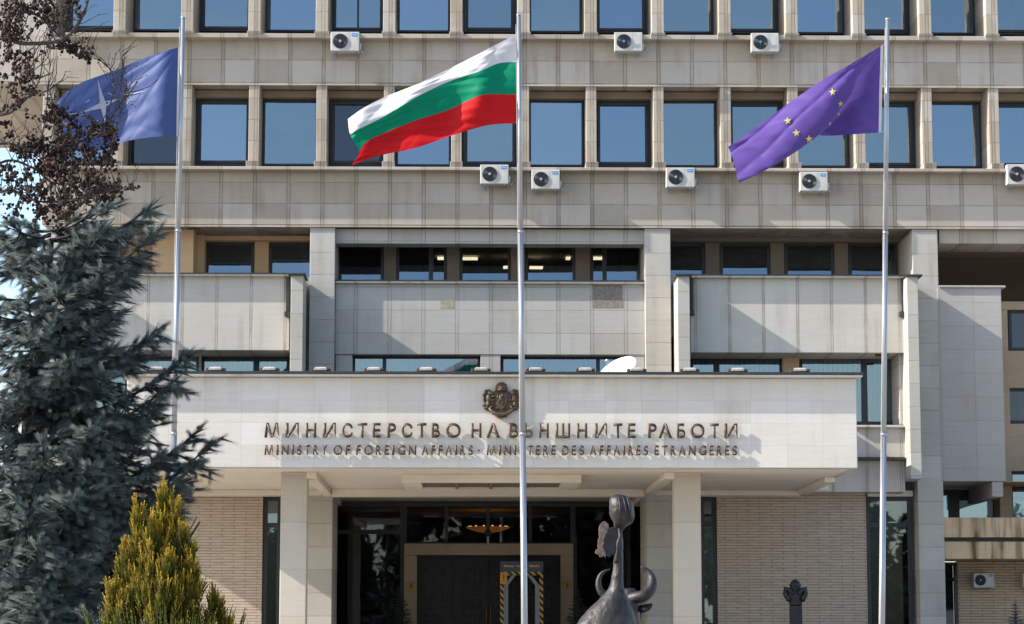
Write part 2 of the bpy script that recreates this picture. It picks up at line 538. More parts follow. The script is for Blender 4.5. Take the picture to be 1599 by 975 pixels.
def slab(name, mat, x0, x1, y0, y1, Yf, Yb, bevel=0.012):
    mb = MB(); pxbox(mb, x0, x1, y0, y1, Yf, Yb)
    return part(name, mat, mb, bevel)


wi = [0]


def window(x0, x1, z0, z1, Y, t=0.055, sash=0.0, mull=(), trans=(), blind=None, gl='glass', bx=None, mt=0.05, depth=0.12, lean=0.0):
    """frame, pane, optional casement sash and blind: world coordinates, mull / trans are world x / z of bars"""
    e = 0.003
    mb = MB()
    mb.box(x0, x1, Y, Y + depth, z1 - t, z1); mb.box(x0, x1, Y, Y + depth, z0, z0 + t)
    mb.box(x0, x0 + t, Y, Y + depth, z0 + t, z1 - t); mb.box(x1 - t, x1, Y, Y + depth, z0 + t, z1 - t)
    for m in mull: mb.box(m - mt / 2, m + mt / 2, Y + e, Y + depth - e, z0 + t, z1 - t)
    for m in trans: mb.box(x0 + t, x1 - t, Y + 2 * e, Y + depth - 2 * e, m - mt / 2, m + mt / 2)
    o = part("window", M['frame'], mb, 0.006)
    if sash:
        a, b, c, d = x0 + t + e, x1 - t - e, z0 + t + e, z1 - t - e
        mb = MB(); s = sash
        mb.box(a, b, Y - 0.02, Y + 0.04, d - s, d); mb.box(a, b, Y - 0.02, Y + 0.04, c, c + s)
        mb.box(a, a + s, Y - 0.02, Y + 0.04, c + s, d - s); mb.box(b - s, b, Y - 0.02, Y + 0.04, c + s, d - s)
        mb.build("sash", M['frame'], o, bevel=0.006)
    # a pane leans by a hair so that neighbouring reflections differ
    tx, tz = rnd.uniform(-0.012, 0.012), rnd.uniform(-0.020, 0.012) + lean
    yy = Y + depth * 0.5 - lean * (z1 - z0) * .5
    def q(x, z, dy): return (x, yy + dy + (x - x0) * tx + (z - z0) * tz, z)
    a, b, c, d = x0 + t * .6, x1 - t * .6, z0 + t * .6, z1 - t * .6
    mb = MB()
    mb.hexa([q(a, c, 0), q(b, c, 0), q(b, c, .008), q(a, c, .008), q(a, d, 0), q(b, d, 0), q(b, d, .008), q(a, d, .008)])
    mb.build("pane", M[gl], o)
    if blind:
        bm, f0, f1, h0 = blind                       # material, left and right fraction, lower fraction
        mb = MB()
        mb.box(x0 + (x1 - x0) * f0 + .01, x0 + (x1 - x0) * f1 - .01, Y + 0.26, Y + 0.275, z0 + (z1 - z0) * h0 + .01, z1 - .01)
        mb.build("blind", M[bm], o)
    return o


def pwindow(x0, x1, y0, y1, Y, t=0.07, mull=(), trans=(), **kw):
    xm, ym = (x0 + x1) / 2, (y0 + y1) / 2
    return window(WX(x0, Y, ym), WX(x1, Y, ym), WZ(y1, Y, xm), WZ(y0, Y, xm), Y, t,
                  mull=[WX(m, Y, ym) for m in mull], trans=[WZ(m, Y, xm) for m in trans], **kw)


LFT, RGHT = -130, 1980
YB = 75.0
# spandrels carry the floors behind them
slab("spandrel", M['upper'], LFT, RGHT, -150, -74, F, YB)
slab("spandrel", M['upper'], LFT, RGHT, 61, 132, F, YB)
slab("spandrel", M['upper2'], 66, RGHT, 266.5, 353, F, YB)
slab("corner_wall", M['upper'], LFT, 88, -73.6, 60.6, F + 0.003, YB)
mb = MB(); pxbox(mb, 66, 84, 132.4, 266, F + 0.06, YB); part("corner_pier", M['upper'], mb, 0.01)
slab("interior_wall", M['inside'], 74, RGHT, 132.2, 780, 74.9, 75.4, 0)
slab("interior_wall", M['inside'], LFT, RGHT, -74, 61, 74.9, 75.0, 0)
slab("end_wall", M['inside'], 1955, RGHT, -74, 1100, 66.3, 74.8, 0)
slab("end_wall", M['upper2'], 66, 72, 353.5, 1115, 68, 75.2, 0)
# sills and drip edges
for (ya, yb, Yf, xa) in ((52, 60.7, F - 0.36, 92), (259.5, 266.2, F - 0.40, 84)):
    mb = MB(); x0, x1 = WX(xa, Yf), WX(RGHT, Yf)
    zt, zb = WZ(ya, Yf), WZ(yb, Yf)
    mb.hexa([(x0, Yf, zb), (x1, Yf, zb), (x1, F + 1.0, zb), (x0, F + 1.0, zb), (x0, Yf, zt - .03), (x1, Yf, zt - .03), (x1, F + 1.0, zt), (x0, F + 1.0, zt)])
    part("sill", M['upper2'], mb, 0.012)
for (y, mat) in ((132, M['upper']), (353, M['upper2'])):
    mb = MB(); z = WZ(y, F)
    mb.box(WX(66 if y > 200 else LFT, F), WX(RGHT, F), F - 0.018, F + 0.05, z - 0.05, z - 0.002)
    part("drip_edge", mat, mb, 0.006)

P0 = WX(502, 65.6, 0)
row1_kind = {}
for r, (yt, yb, Yp, px_ref, wpx) in enumerate(((-74, 56, F - 0.38, 502, 19.5), (132.6, 262, F + 0.02, 503, 16.5))):
    pitch = PITCH if r == 0 else (WX(1553.5, Yp, 200) - WX(503, Yp, 200)) / 10.0
    Yg = F + 1.02
    wp = WX(800 + wpx, Yp) - WX(800, Yp)
    z0, z1 = WZ(yb, Yp), WZ(yt, Yp)
    wt, wb = ((-49, 51) if r == 0 else (157, 260))
    wz0, wz1 = WZ(wb, Yg), WZ(wt, Yg)
    for i in range(-4, 14):
        xc = WX(px_ref, Yp, 100) + pitch * i
        if i > -4:
            mb = MB()
            mb.box(xc - wp / 2, xc + wp / 2, Yp, Yg + 0.2, z0 + 0.10, z1 - 0.002)
            e = 0.028
            Yq = Yp if r == 0 else F - 0.30
            mb.hexa([(xc - wp / 2 - e, Yq + .02, z0 - .06), (xc + wp / 2 + e, Yq + .02, z0 - .06), (xc + wp / 2 + e, Yg, z0 - .06), (xc - wp / 2 - e, Yg, z0 - .06),
                     (xc - wp / 2 - e, Yq - .05, z0 + .097), (xc + wp / 2 + e, Yq - .05, z0 + .097), (xc + wp / 2 + e, Yg, z0 + .097), (xc - wp / 2 - e, Yg, z0 + .097)])
            part("pillar", M['upper'] if r == 0 else M['upper2'], mb, 0.012)
        # the window to the right of this pillar
        a = xc + wp / 2 + 0.02; b = xc + pitch - wp / 2 - 0.02
        odd = (i % 2 == 0)
        blind, gl, mull = None, 'glass', ()
        sash = 0.075 if odd else 0.0
        if r == 0:
            if i == 0: gl, sash, blind, mull = 'glass_mid', 0.06, ('blind', 0.5, 1.0, 0.0), (a + (b - a) * 0.5,)
            if i in (2,): gl, blind = 'glass_mid', ('blind', 0.08, 1.0, 0.0)
            if i in (5, 9): gl, blind = 'glass_mid', ('blind', 0.0, 1.0, 0.0)
            if i == 6: gl, blind, mull = 'glass_mid', ('cream', 0.46, 0.54, 0.0), ()
            if i in (3, -2, 8): gl, blind = 'glass_mid', ('blind', 0.0, 1.0, {3: .45, -2: .7, 8: .2}[i])
            if i in (-3, 10): gl, blind = 'glass_mid', ('cream', .55, 1.0, 0.0)
        else:
            if i == 0: gl, sash = 'glass_dark', 0.08
            if i == -3: gl = 'glass_dark'
            if i == 4: blind = ('blind', 0.0, 0.12, 0.0)
            if i in (-1, 5, 2, 7): gl, blind = 'glass_mid', ('blind', 0.0, 1.0, {-1: .55, 5: .72, 2: .3, 7: .84}[i])
            if i in (6, 8): gl, blind = 'glass_mid', ('cream', {6: .62, 8: 0.0}[i], {6: 1.0, 8: .3}[i], 0.0)
        window(a, b, wz0, wz1, Yg, 0.055, sash, mull, (), blind, gl)
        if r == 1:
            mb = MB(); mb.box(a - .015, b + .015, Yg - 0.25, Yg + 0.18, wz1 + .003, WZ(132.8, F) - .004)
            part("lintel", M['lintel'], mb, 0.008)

# pilasters from the soffit to the ground
for (a, b) in ((71, 110), (484, 523), (1007, 1047), (1425, 1464.5)):
    mb = MB(); Yp = F + 0.03
    mb.box(WX(a, Yp, 400), WX(b, Yp, 400), Yp, F + 2.6, TER - 1.4, WZ(353.6, F) - 0.05)
    part("pilaster", M['block'], mb, 0.012)

# third storey, centre
slab("beam", M['centre'], 523.5, 1006.5, 358, 381, F + 0.25, F + 0.9)
slab("centre_panel", M['centre'], 523.5, 1006.5, 443, 554, F + 0.30, 72)
slab("coping", M['pale'], 523.5, 1006.5, 439.5, 442.8, F + 0.16, F + 1.2)
slab("flashing", M['flash'], 523.5, 1006.5, 437.4, 439.3, F + 0.14, F + 1.2, 0)
YW = F + 1.9
cw = [(525, 599), (619, 697.5), (718, 797.5), (820, 898.5), (922, 1004)]
mu = {1: (673,), 4: (944,)}
for k, (a, b) in enumerate(cw):
    pwindow(a, b, 374, 446, YW, 0.08, mull=mu.get(k, ()), gl='glass_mid', mt=0.12, lean=.085)
for (a, b) in ((599, 619), (697.5, 718), (797.5, 820), (898.5, 922)):
    slab("window_post", M['dull'], a + .3, b - .3, 372, 447, YW - 0.12, YW + 0.5)
mb = MB()
for (a, b, y) in ((683, 694, 387.5), (683, 694, 402), (722, 748, 388), (722, 746, 402.5), (786, 793, 416), (827, 848, 416.5), (884, 891, 402), (924, 941, 387), (924, 941, 402)):
    pxbox(mb, a, b, y - .7, y + .9, 71.2, 71.6)
part("ceiling_light", M['warm'], mb)
# third storey, left and right loggias
YL = F + 2.2
slab("loggia_wall", M['tan_lit'], 112, 318, 357, 560, YL - 0.5, YL + 0.6)
slab("loggia_pier", M['tan_lit'], 238, 302, 353.5, 432, F + 0.9, YL - 0.52)
for (a, b) in ((318, 397), (420, 492)):
    pwindow(a, b, 376, 440, YL, 0.09, gl='glass_mid', lean=.07)
slab("window_post", M['tan_lit'], 397.3, 419.7, 372, 440, YL - 0.1, YL + 0.5)
slab("lintel", M['tan_lit'], 303, 500, 352, 375.5, YL - 0.35, YL + 0.5)
for (a, b) in ((1040, 1101), (1124, 1203), (1225, 1303), (1325, 1402)):
    pwindow(a, b, 378, 440, YL, 0.09, gl='glass_mid', lean=.09)
for (a, b) in ((1101, 1124), (1203, 1225), (1303, 1325), (1402, 1426)):
    slab("window_post", M['dull'], a + .3, b - .3, 374, 440, YL - 0.1, YL + 0.5)
slab("lintel", M['dull'], 1030, 1430, 354, 377.5, YL - 0.35, YL + 0.5)

# balconies with fins
PF, FF = 65.50, 64.86
for (a, b, yt, yb) in ((118, 452, 431, 547), (1078, 1417, 434, 551)):
    slab("balcony_front", M['pale'], a, b, yt, yb, PF, YL + 1.2)
    slab("coping", M['pale'], a, b, yt - 3.4, yt - .2, PF - 0.20, PF + 0.6)
    slab("flashing", M['flash'], a, b, yt - 5.2, yt - 3.6, PF - 0.23, PF + 0.6, 0)
for (a, b, yt, yb, dp) in ((98, 116.5, 430, 748, 67.4), (453.5, 473, 430, 590, 66.6), (1058.5, 1077.5, 431, 590, 67.6), (1419, 1436.5, 432, 748, 65.97)):
    slab("fin", M['block'], a, b, yt, yb, FF, dp)
    slab("fin_cap", M['flash'], a - 4, b + 4, yt - 3.6, yt - .3, FF - 0.12, min(dp, 65.9) - .02)
slab("return_wall", M['block'], 472.6, 486, 433, 592, 66.45, 67.6)
slab("return_wall", M['block'], 1045, 1059.5, 434, 527, 66.45, 67.5)
# rain slots with box at foot, in the corner of the balcony fronts
for (a, b, yt, yb) in ((446.5, 452.5, 432, 494), (1078.2, 1083, 434, 492), (1408, 1414, 433, 494)):
    mb = MB(); pxbox(mb, a, b, yt, yb - 8, PF - 0.10, PF - 0.004); pxbox(mb, a - 2.5, b + 1.5, yb - 7.6, yb, PF - 0.2, PF - 0.004)
    part("rain_pipe", M['flash'], mb, 0.01)

# storey behind the canopy roof
YS = F + 1.0
for (a, b, m, bl) in ((550, 750, (600,), True), (782, 979, (934,), True)):
    pwindow(a, b, 556, 640, F + 0.75, 0.075, mull=m, gl='glass_mid', blind=('slats', 0, 1, 0), mt=0.1)
for (a, b) in ((523.6, 549.6), (750.4, 781.6), (979.4, 1006.4)):
    slab("pier", M['centre'], a, b, 554.4, 640, F + 0.32, F + 1.4)
for (a, b, m, y1) in ((130, 310, (200,), 662), (314, 452, (400,), 600), (1078, 1222, (1119,), 600), (1249, 1404, (1350,), 663)):
    pwindow(a, b, 556.5, y1, F + 0.95, 0.08, mull=m, gl='glass_mid', blind=('slats', 0, 1, 0), mt=0.16)
for (a, b) in ((310.4, 313.6), (1222.4, 1248.6)):
    slab("pier", M['tan'], a, b, 552, 640, F + 0.75, F + 1.3)
slab("pier", M['block'], 1404.5, 1419, 552, 663, F - 0.2, F + 1.3)
for sgn in (0, 1):
    def mx(x): return x if sgn else 2 * 767 - x
    def two(a, b): return (mx(a), mx(b)) if sgn else (mx(b), mx(a))
    a, b = two(1330, 1418); slab("sill_block", M['pale'], a, b, 668, 714.5, PF + 0.15, F + 1.6)
    slab("coping", M['pale'], a, b, 664, 667.8, PF + 0.02, F + 0.9)
    a, b = two(1330, 1420); slab("flashing", M['flash'], a, b, 714.9, 718.6, PF - 0.06, F + 0.9, 0)
    a, b = two(1180, 1413); slab("lower_block", M['pale'], a, b, 719, 768.5, PF + 0.25, F + 1.6)

# right wing
slab("wing_beam", M['upper2'], 1466.5, RGHT, 358, 381, F + 0.18, F + 1.6)
slab("wing_soffit", M['tan'], 1466.5, RGHT, 353.6, 357.6, F + 0.22, 71.4)
slab("wing_back_wall", M['dull'], 1440, RGHT, 350, 470, 71.5, 72, 0)
slab("wing_panel", M['wing'], 1466.8, 1567, 449.5, 751.5, F + 0.02, F + 3.5)
slab("coping", M['wing'], 1466.8, 1570.5, 446, 449.2, F - 0.05, F + 0.9)
YR = F + 2.4
slab("wing_wall", M['tan'], 1560, RGHT, 471, 484, YR, YR + 1)
slab("wing_wall", M['tan'], 1560, RGHT, 548, 606, YR, YR + 1)
slab("wing_wall", M['tan'], 1560, RGHT, 662, 736, YR, YR + 1)
slab("wing_pier", M['tan'], 1558, 1577.5, 484.3, 820, YR + .004, YR + 1)
pwindow(1575, 1655, 484, 548, YR + 0.15, 0.09, gl='glass_dark'); pwindow(1568, 1655, 606, 662, YR + 0.15, 0.09, gl='glass_dark', blind=('cream', .3, .6, 0))
pwindow(1578, 1655, 737, 815, YR + 0.15, 0.07, gl='glass')
for ya, yb in ((484.3, 547.7), (606.3, 661.7), (736.3, 815)): slab("wing_wall", M['tan'], 1655.5, RGHT, ya, yb, YR + .006, YR + 1)
slab("bracket_beam", M['wing'], 1549.5, 1566.5, 752, 776, F + 0.06, F + 3.4)
pwindow(1462, 1557, 765, 815, F + 3.2, 0.08, mull=(1490,), gl='glass', mt=0.3)
slab("parapet", M['stained'], 1466.8, RGHT, 808.5, 839.5, F + 0.08, F + 2.3)
slab("parapet", M['stained'], 1474.5, RGHT, 846, 873, F + 0.16, F + 2.3)
slab("flashing", M['flash'], 1466.8, RGHT, 840, 845.5, F + 0.26, F + 2.2, 0)
slab("wing_soffit", M['tan'], 1466.8, RGHT, 751.8, 752.6, F + 0.5, F + 3.4, 0)
YG = F + 2.0
mb = MB(); mb.box(WX(1496, YG, 920), WX(RGHT, YG), YG, YG + .6, 0.01, WZ(873, F, 1500)); part("brick_wall", M['brick2'], mb)
window(WX(1458, YG, 920), WX(1495.5, YG, 920), 0.2, WZ(874, F, 1500), YG, 0.09, trans=(WZ(905, YG, 1480),), gl='glass_dark', blind=('cream', .35, .9, 0), mt=0.1)

# ground storey
YBK = F + 0.45
zt = WZ(769, YBK)
for (a, b) in ((105, 409), (1120.5, 1354)):
    mb = MB(); mb.box(WX(a, YBK, 900), WX(b, YBK, 900), YBK, YBK + 1.2, 0.01, zt + .02); part("brick_wall", M['brick'], mb)
for (a, b, tr) in ((409.5, 438, 820), (1094, 1120, 818), (1354.5, 1426, 820)):
    window(WX(a, YBK, 900), WX(b, YBK, 900), 0.3, WZ(776, YBK, a), YBK + 0.1, 0.11, trans=(WZ(tr, YBK, a),), gl='glass_door', mt=0.12)
    slab("lintel", M['soffit'], a, b, 766, 775.6, YBK + .02, YBK + 1)

# canopy
YC = 57.5
slab("canopy", [M['canopy']], 197, 1338, 590, 730.5, YC, F + 0.02, 0.015)
mb = MB(); z1, z0 = WZ(583, YC - .25), WZ(590, YC)
xa, xb = WX(197, YC, 590), WX(1338, YC, 590)
mb.box(xa - .1, xb + .1, YC - 0.25, F, z0 + .003, z1 - .02); part("coping", M['canopy'], mb, 0.02)
mb = MB(); mb.box(xa - .13, xb + .13, YC - 0.28, F, z1 - .018, z1 + 0.035); part("flashing", M['flash'], mb, 0.008)
ZC = WZ(730.5, YC, 767)                       # underside of canopy
ZR = z1 + 0.035                               # top of canopy roof
# entrance block, soffit and beams under canopy
def XC(px, Y, py=800): return WX(px, Y, py)
mb = MB()
mb.box(XC(210, YC + .3), XC(1326, YC + .3), YC + 0.30, 65.6, ZC - 0.006, ZC - 0.002); part("canopy_soffit", M['soffit'], mb)
for (a, sg) in ((478, 1), (1053, -1)):
    x = XC(a, 58.9, 750)
    mb = MB(); mb.box(x, x + sg * 0.24, 58.9, 70.6, ZC - 0.16, ZC - 0.008); part("soffit_beam", M['soffit'], mb, 0.01)
for px_ in (278, 1262):
    x = XC(px_, 64.4, 767)
    mb = MB(); mb.box(x - .12, x + .12, 60.5, 65.5, ZC - 0.13, ZC - 0.008); part("soffit_beam", M['soffit'], mb, 0.01)
xl, xr = XC(478, 58.9, 750) + .26, XC(1053, 58.9, 750) - .26
mb = MB(); mb.box(xl, xr, 65.2, 65.7, ZC - 0.20, ZC - 0.008); part("soffit_beam", M['soffit'], mb, 0.01)
mb = MB(); mb.box(XC(210, YC + .3), xl - .3, 65.62, 66.4, ZC - 0.14, ZC - 0.008); part("soffit_beam", M['soffit'], mb, 0.01)
mb = MB(); mb.box(xr + .3, XC(1262, 64.4), 65.62, 66.4, ZC - 0.14, ZC - 0.008); part("soffit_beam", M['soffit'], mb, 0.01)
mb = MB(); mb.box(-9.5, 9.5, 65.72, 79, ZC - 0.004, ZC + 0.3); part("hall_ceiling", M['soffit'], mb)
# recessed light box in the soffit
ya, yb = 59.6, 62.6
xa, xb = XC(628, ya, 740), XC(908, ya, 740)
zl = ZC - 0.20
mb = MB()
for k in range(2):
    pass
mb.box(xa, xb, ya, ya + .30, zl, ZC - .008); mb.box(xa, xb, yb - .3, yb, zl, ZC - .008)
mb.box(xa, xa + .45, ya + .3, yb - .3, zl, ZC - .008); mb.box(xb - .45, xb, ya + .3, yb - .3, zl, ZC - .008)
part("soffit_light_box", M['soffit'], mb, 0.01)
mb = MB()
n = 9
for k in range(n):
    y = ya + .34 + k * (yb - ya - .7) / (n - 1)
    mb.box(xa + .46, xb - .46, y - .02, y + .02, ZC - .15, ZC - .02)
for k in range(1, 4):
    x = xa + .45 + (xb - xa - .9) * k / 4
    mb.box(x - .035, x + .035, ya + .31, yb - .31, zl + .004, ZC - .155)
part("louvre", M['dull'], mb)
# columns
for (a, b) in ((437.5, 478.5), (1053.5, 1095)):
    Yk = 58.9
    mb = MB(); mb.box(XC(a, Yk, 850), XC(b, Yk, 850), Yk, Yk + 0.62, TER, ZC - 0.003); part("column", M['column'], mb, 0.015)
# stepped jambs of entrance recess
YE = 71.0
for sgn in (-1, 1):
    if sgn < 0: x1, x2 = XC(482, 66.3), XC(501, 66.3); y1, y2 = XC(500, 70.2), XC(519.5, 70.2)
    else: x1, x2 = XC(1033, 66.3), XC(1052, 66.3); y1, y2 = XC(1009, 70.2), XC(1034, 70.2)
    mb = MB(); mb.box(min(x1, x2) , max(x1, x2), 66.2, 70.1, TER, ZC - .17); part("entrance_jamb", M['tan'], mb, 0.01)
    mb = MB(); mb.box(y1, y2, 70.12, 71.3, TER, ZC - .17); part("entrance_jamb", M['tan'], mb, 0.01)
    xo = XC(436 if sgn < 0 else 1096, 66.6)
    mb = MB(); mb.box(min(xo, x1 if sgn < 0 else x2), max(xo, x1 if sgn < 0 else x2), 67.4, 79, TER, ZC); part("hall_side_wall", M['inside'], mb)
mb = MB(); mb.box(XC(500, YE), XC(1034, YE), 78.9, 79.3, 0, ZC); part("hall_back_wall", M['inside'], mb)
mb = MB(); mb.box(-8, 8, 66.62, 79.4, TER - .2, TER); part("hall_floor", M['pave'], mb)
# glazing of entrance
gx0, gx1 = XC(519.5, YE), XC(1009, YE)
ztop, zmid = WZ(785, YE), WZ(831, YE)
pxA, pxB = XC(632, YE), XC(894, YE)
ptop = WZ(850, YE)
mb = MB(); mb.box(gx0, gx1, YE - .12, YE + .3, ztop + .003, ZC - .15); part("entrance_header", M['frame'], mb, .01)
window(gx0, pxA - .003, TER, ztop, YE, 0.12, trans=(zmid,), gl='glass_dark', mt=0.12)
window(pxB + .003, gx1, TER, ztop, YE, 0.12, trans=(zmid,), gl='glass_dark', mt=0.12)
window(pxA, pxB, ptop + .004, ztop, YE, 0.06, mull=[XC(p, YE) for p in (697, 762, 828)], gl='glass_dark', mt=0.1)
# portal and doors
pw = XC(652, YE) - pxA
mb = MB()
mb.box(pxA, pxB, YE - .45, YE + .25, ptop - (WZ(850, YE) - WZ(868, YE)), ptop)
mb.box(pxA, pxA + pw, YE - .45, YE + .25, TER, ptop - (WZ(850, YE) - WZ(868, YE)) - .002)
mb.box(pxB - pw, pxB, YE - .45, YE + .25, TER, ptop - (WZ(850, YE) - WZ(868, YE)) - .002)
part("door_portal", M['portal'], mb, 0.012)
dz1 = ptop - (WZ(850, YE) - WZ(868, YE)) - .004
da, db = pxA + pw + .003, pxB - pw - .003
for k in range(4):
    a = da + (db - da) * k / 4; b = da + (db - da) * (k + 1) / 4
    mb = MB(); mb.box(a + .006, b - .006, YE + .02, YE + .1, TER + .01, dz1)
    for i in range(3):
        for j in range(12):
            x = a + (b - a) * (0.26 + 0.24 * i); z = TER + .2 + j * .2
            if z < dz1 - .15:
                mb.lathe([(.075, .0), (.07, -.025), (.045, -.03), (.02, -.045), (.001, -.047)], (x, YE + .018, z), 10, 1, axis='y')
    d = part("door", [M['door'], M['door2']], mb, 0)
    if k in (1, 2):
        mb = MB(); x = b - .06 if k == 1 else a + .06
        mb.tube([(x, YE + .0, TER + .9), (x, YE - .05, TER + .95), (x, YE - .05, TER + 1.35), (x, YE + .0, TER + 1.4)], .014, 6)
        mb.build("door_handle", M['gold'], d, smooth=True)
# patches on centre panel: missing cladding and a stain-coloured repair
mb = MB(); pxbox(mb, 925, 972, 445, 481, F + 0.294, F + 0.299)
part("bare_concrete_patch", plain("rough_bare_concrete", (0.30, 0.265, 0.225), 0.95, var=0.3, scale=26, bump=1.0), mb)
mb = MB(); pxbox(mb, 688, 709, 470, 482, F + 0.295, F + 0.299)
part("repair_patch", plain("yellow_repair_mortar", (0.36, 0.31, 0.21), 0.95, var=0.15, scale=12), mb)

# ------------------------------------------------------------------ lettering
def hard_sign(x0, x1, z0, z1, y0, y1):
    mb = MB(); X_ = lambda f: x0 + f * (x1 - x0); Z_ = lambda f: z0 + f * (z1 - z0)
    mb.box(X_(0), X_(.262), y0, y1, Z_(.82), Z_(1)); mb.box(X_(.265), X_(.47), y0, y1, Z_(0), Z_(1))
    o_ = [(X_(.473), Z_(0))] + [(X_(.66 + .34 * math.cos(a)), Z_(.29 + .29 * math.sin(a))) for a in np.linspace(-math.pi / 2, math.pi / 2, 14)] + [(X_(.473), Z_(.58))]
    n_ = [(X_(.473), Z_(.17))] + [(X_(.66 + .16 * math.cos(a)), Z_(.29 + .12 * math.sin(a))) for a in np.linspace(-math.pi / 2, math.pi / 2, 14)] + [(X_(.473), Z_(.41))]
    for k in range(15):
        a, b, c, d = o_[k], o_[k + 1], n_[k + 1], n_[k]
        mb.hexa([(a[0], y0, a[1]), (b[0], y0, b[1]), (b[0], y1, b[1]), (a[0], y1, a[1]), (d[0], y0, d[1]), (c[0], y0, c[1]), (c[0], y1, c[1]), (d[0], y1, d[1])])
    return mb.mesh("letter")


def glyph(ch, x0, x1, z0, z1, y0, y1, bold=0.018, splay=0.0):
    c = bpy.data.curves.new("letter", 'FONT')
    ch = {'M': 'М', 'A': 'А', 'E': 'Е', 'O': 'О', 'T': 'Т', 'Р': 'P', 'В': 'B'}.get(ch, ch)
    c.body = ch; c.offset = bold; c.resolution_u = 4
    o = bpy.data.objects.new("letter", c); COL.objects.link(o)
    bpy.context.view_layer.update()
    me = bpy.data.meshes.new_from_object(o.evaluated_get(bpy.context.evaluated_depsgraph_get()))
    bpy.data.objects.remove(o); bpy.data.curves.remove(c)
    import bmesh
    b = bmesh.new(); b.from_mesh(me)
    bmesh.ops.remove_doubles(b, verts=b.verts, dist=1e-5)
    ret = bmesh.ops.extrude_face_region(b, geom=b.faces[:])
    bmesh.ops.translate(b, verts=[v for v in ret['geom'] if isinstance(v, bmesh.types.BMVert)], vec=(0, 0, 1))
    bmesh.ops.recalc_face_normals(b, faces=b.faces)
    b.to_mesh(me); b.free()
    n = len(me.vertices); a = np.empty(n * 3, np.float32); me.vertices.foreach_get("co", a); a = a.reshape(-1, 3)
    mn, mx_ = a.min(0), a.max(0)
    t = (a - mn) / np.maximum(mx_ - mn, 1e-6)
    xx = t[:, 0]
    if splay: xx = 0.5 + (xx - 0.5) * (1 - splay * t[:, 1])
    r = np.stack([x0 + xx * (x1 - x0), y1 + (y0 - y1) * t[:, 2], z0 + t[:, 1] * (z1 - z0)], 1)
    me.vertices.foreach_set("co", r.astype(np.float32).ravel()); me.update()
    return me


LY0, LY1 = YC - 0.115, YC - 0.075
def sign(words, yt, yb, label, grp=None):
    root = thing("sign_lettering", W(782, yb, YC), label, "sign lettering")
    for (ch, a, b) in words:
        q0, q1 = yt, yb
        if ch == '·': q0, q1 = yt + 6.5, yt + 9.5
        z1, z0 = WZ(q0, LY0, 782), WZ(q1, LY0, 782)
        me = hard_sign(WX(a, LY0, yt), WX(b, LY0, yt), z0, z1, LY0, LY1) if ch == 'Ъ' else glyph(ch, WX(a, LY0, yt), WX(b, LY0, yt), z0, z1, LY0, LY1, 0.026, 0.22 if ch in 'МM' else 0)
        o = link("letter", me, M['bronze'], root, True)
        mb = MB(); fx = .5 if ch in 'ТTYI·Ш' else .30 if ch in 'АAЪ' else .10; xm = WX(a, LY0, yt) * (1 - fx) + WX(b, LY0, yt) * fx
        mb.tube([(xm, LY1 - .005, (z0 + z1) / 2), (xm, YC - .002, (z0 + z1) / 2)], .012, 6)
        mb.build("stud", M['bronze'], o)
    return root


cyr = [('М', 413, 436.5), ('И', 446, 466.5), ('Н', 477.5, 494), ('И', 505, 524.5), ('С', 534, 551), ('Т', 558.5, 573.5), ('Е', 582, 594.5), ('Р', 605, 618.5),
       ('С', 627, 644.5), ('Т', 651.5, 666), ('В', 674, 687), ('О', 696, 719.5), ('Н', 736, 752), ('А', 759.5, 781), ('В', 795, 809.5), ('Ъ', 814.5, 832),
       ('Н', 842, 857), ('Ш', 868, 890.5), ('Н', 901, 917), ('И', 929, 948), ('Т', 958, 972), ('Е', 980, 992.5), ('Р', 1012, 1025.5), ('А', 1028, 1049.5),
       ('Б', 1057, 1070), ('О', 1078, 1100), ('Т', 1109, 1122.5), ('И', 1131, 1151.5)]
sign(cyr, 661, 684, "upper line of large bronze Cyrillic letters on the canopy front")
ADV = {'M': 24, 'I': 6, 'N': 19, 'S': 13, 'T': 15, 'R': 14, 'Y': 16, 'O': 22, 'F': 11.5, 'E': 11.5, 'G': 20, 'A': 18, 'D': 17, '·': 4}
lat = []
for (wd, a, b) in (("MINISTRY", 413, 511), ("OF", 520, 547), ("FOREIGN", 556, 650), ("AFFAIRS", 658.5, 738.5), ("·", 745.5, 749), ("MINISTERE", 760, 867.5), ("DES", 877.5, 912),
                  ("AFFAIRES", 921, 1012), ("ETRANGERES", 1022, 1151)):
    gap = 4.6
    tot = sum(ADV[c] for c in wd)
    sc = ((b - a) - gap * (len(wd) - 1)) / tot if wd != '·' else 1
    x = a
    for c in wd:
        lat.append((c, x, x + ADV[c] * sc)); x += ADV[c] * sc + gap
sign(lat, 695.5, 711, "lower line of smaller bronze Latin letters on the canopy front")

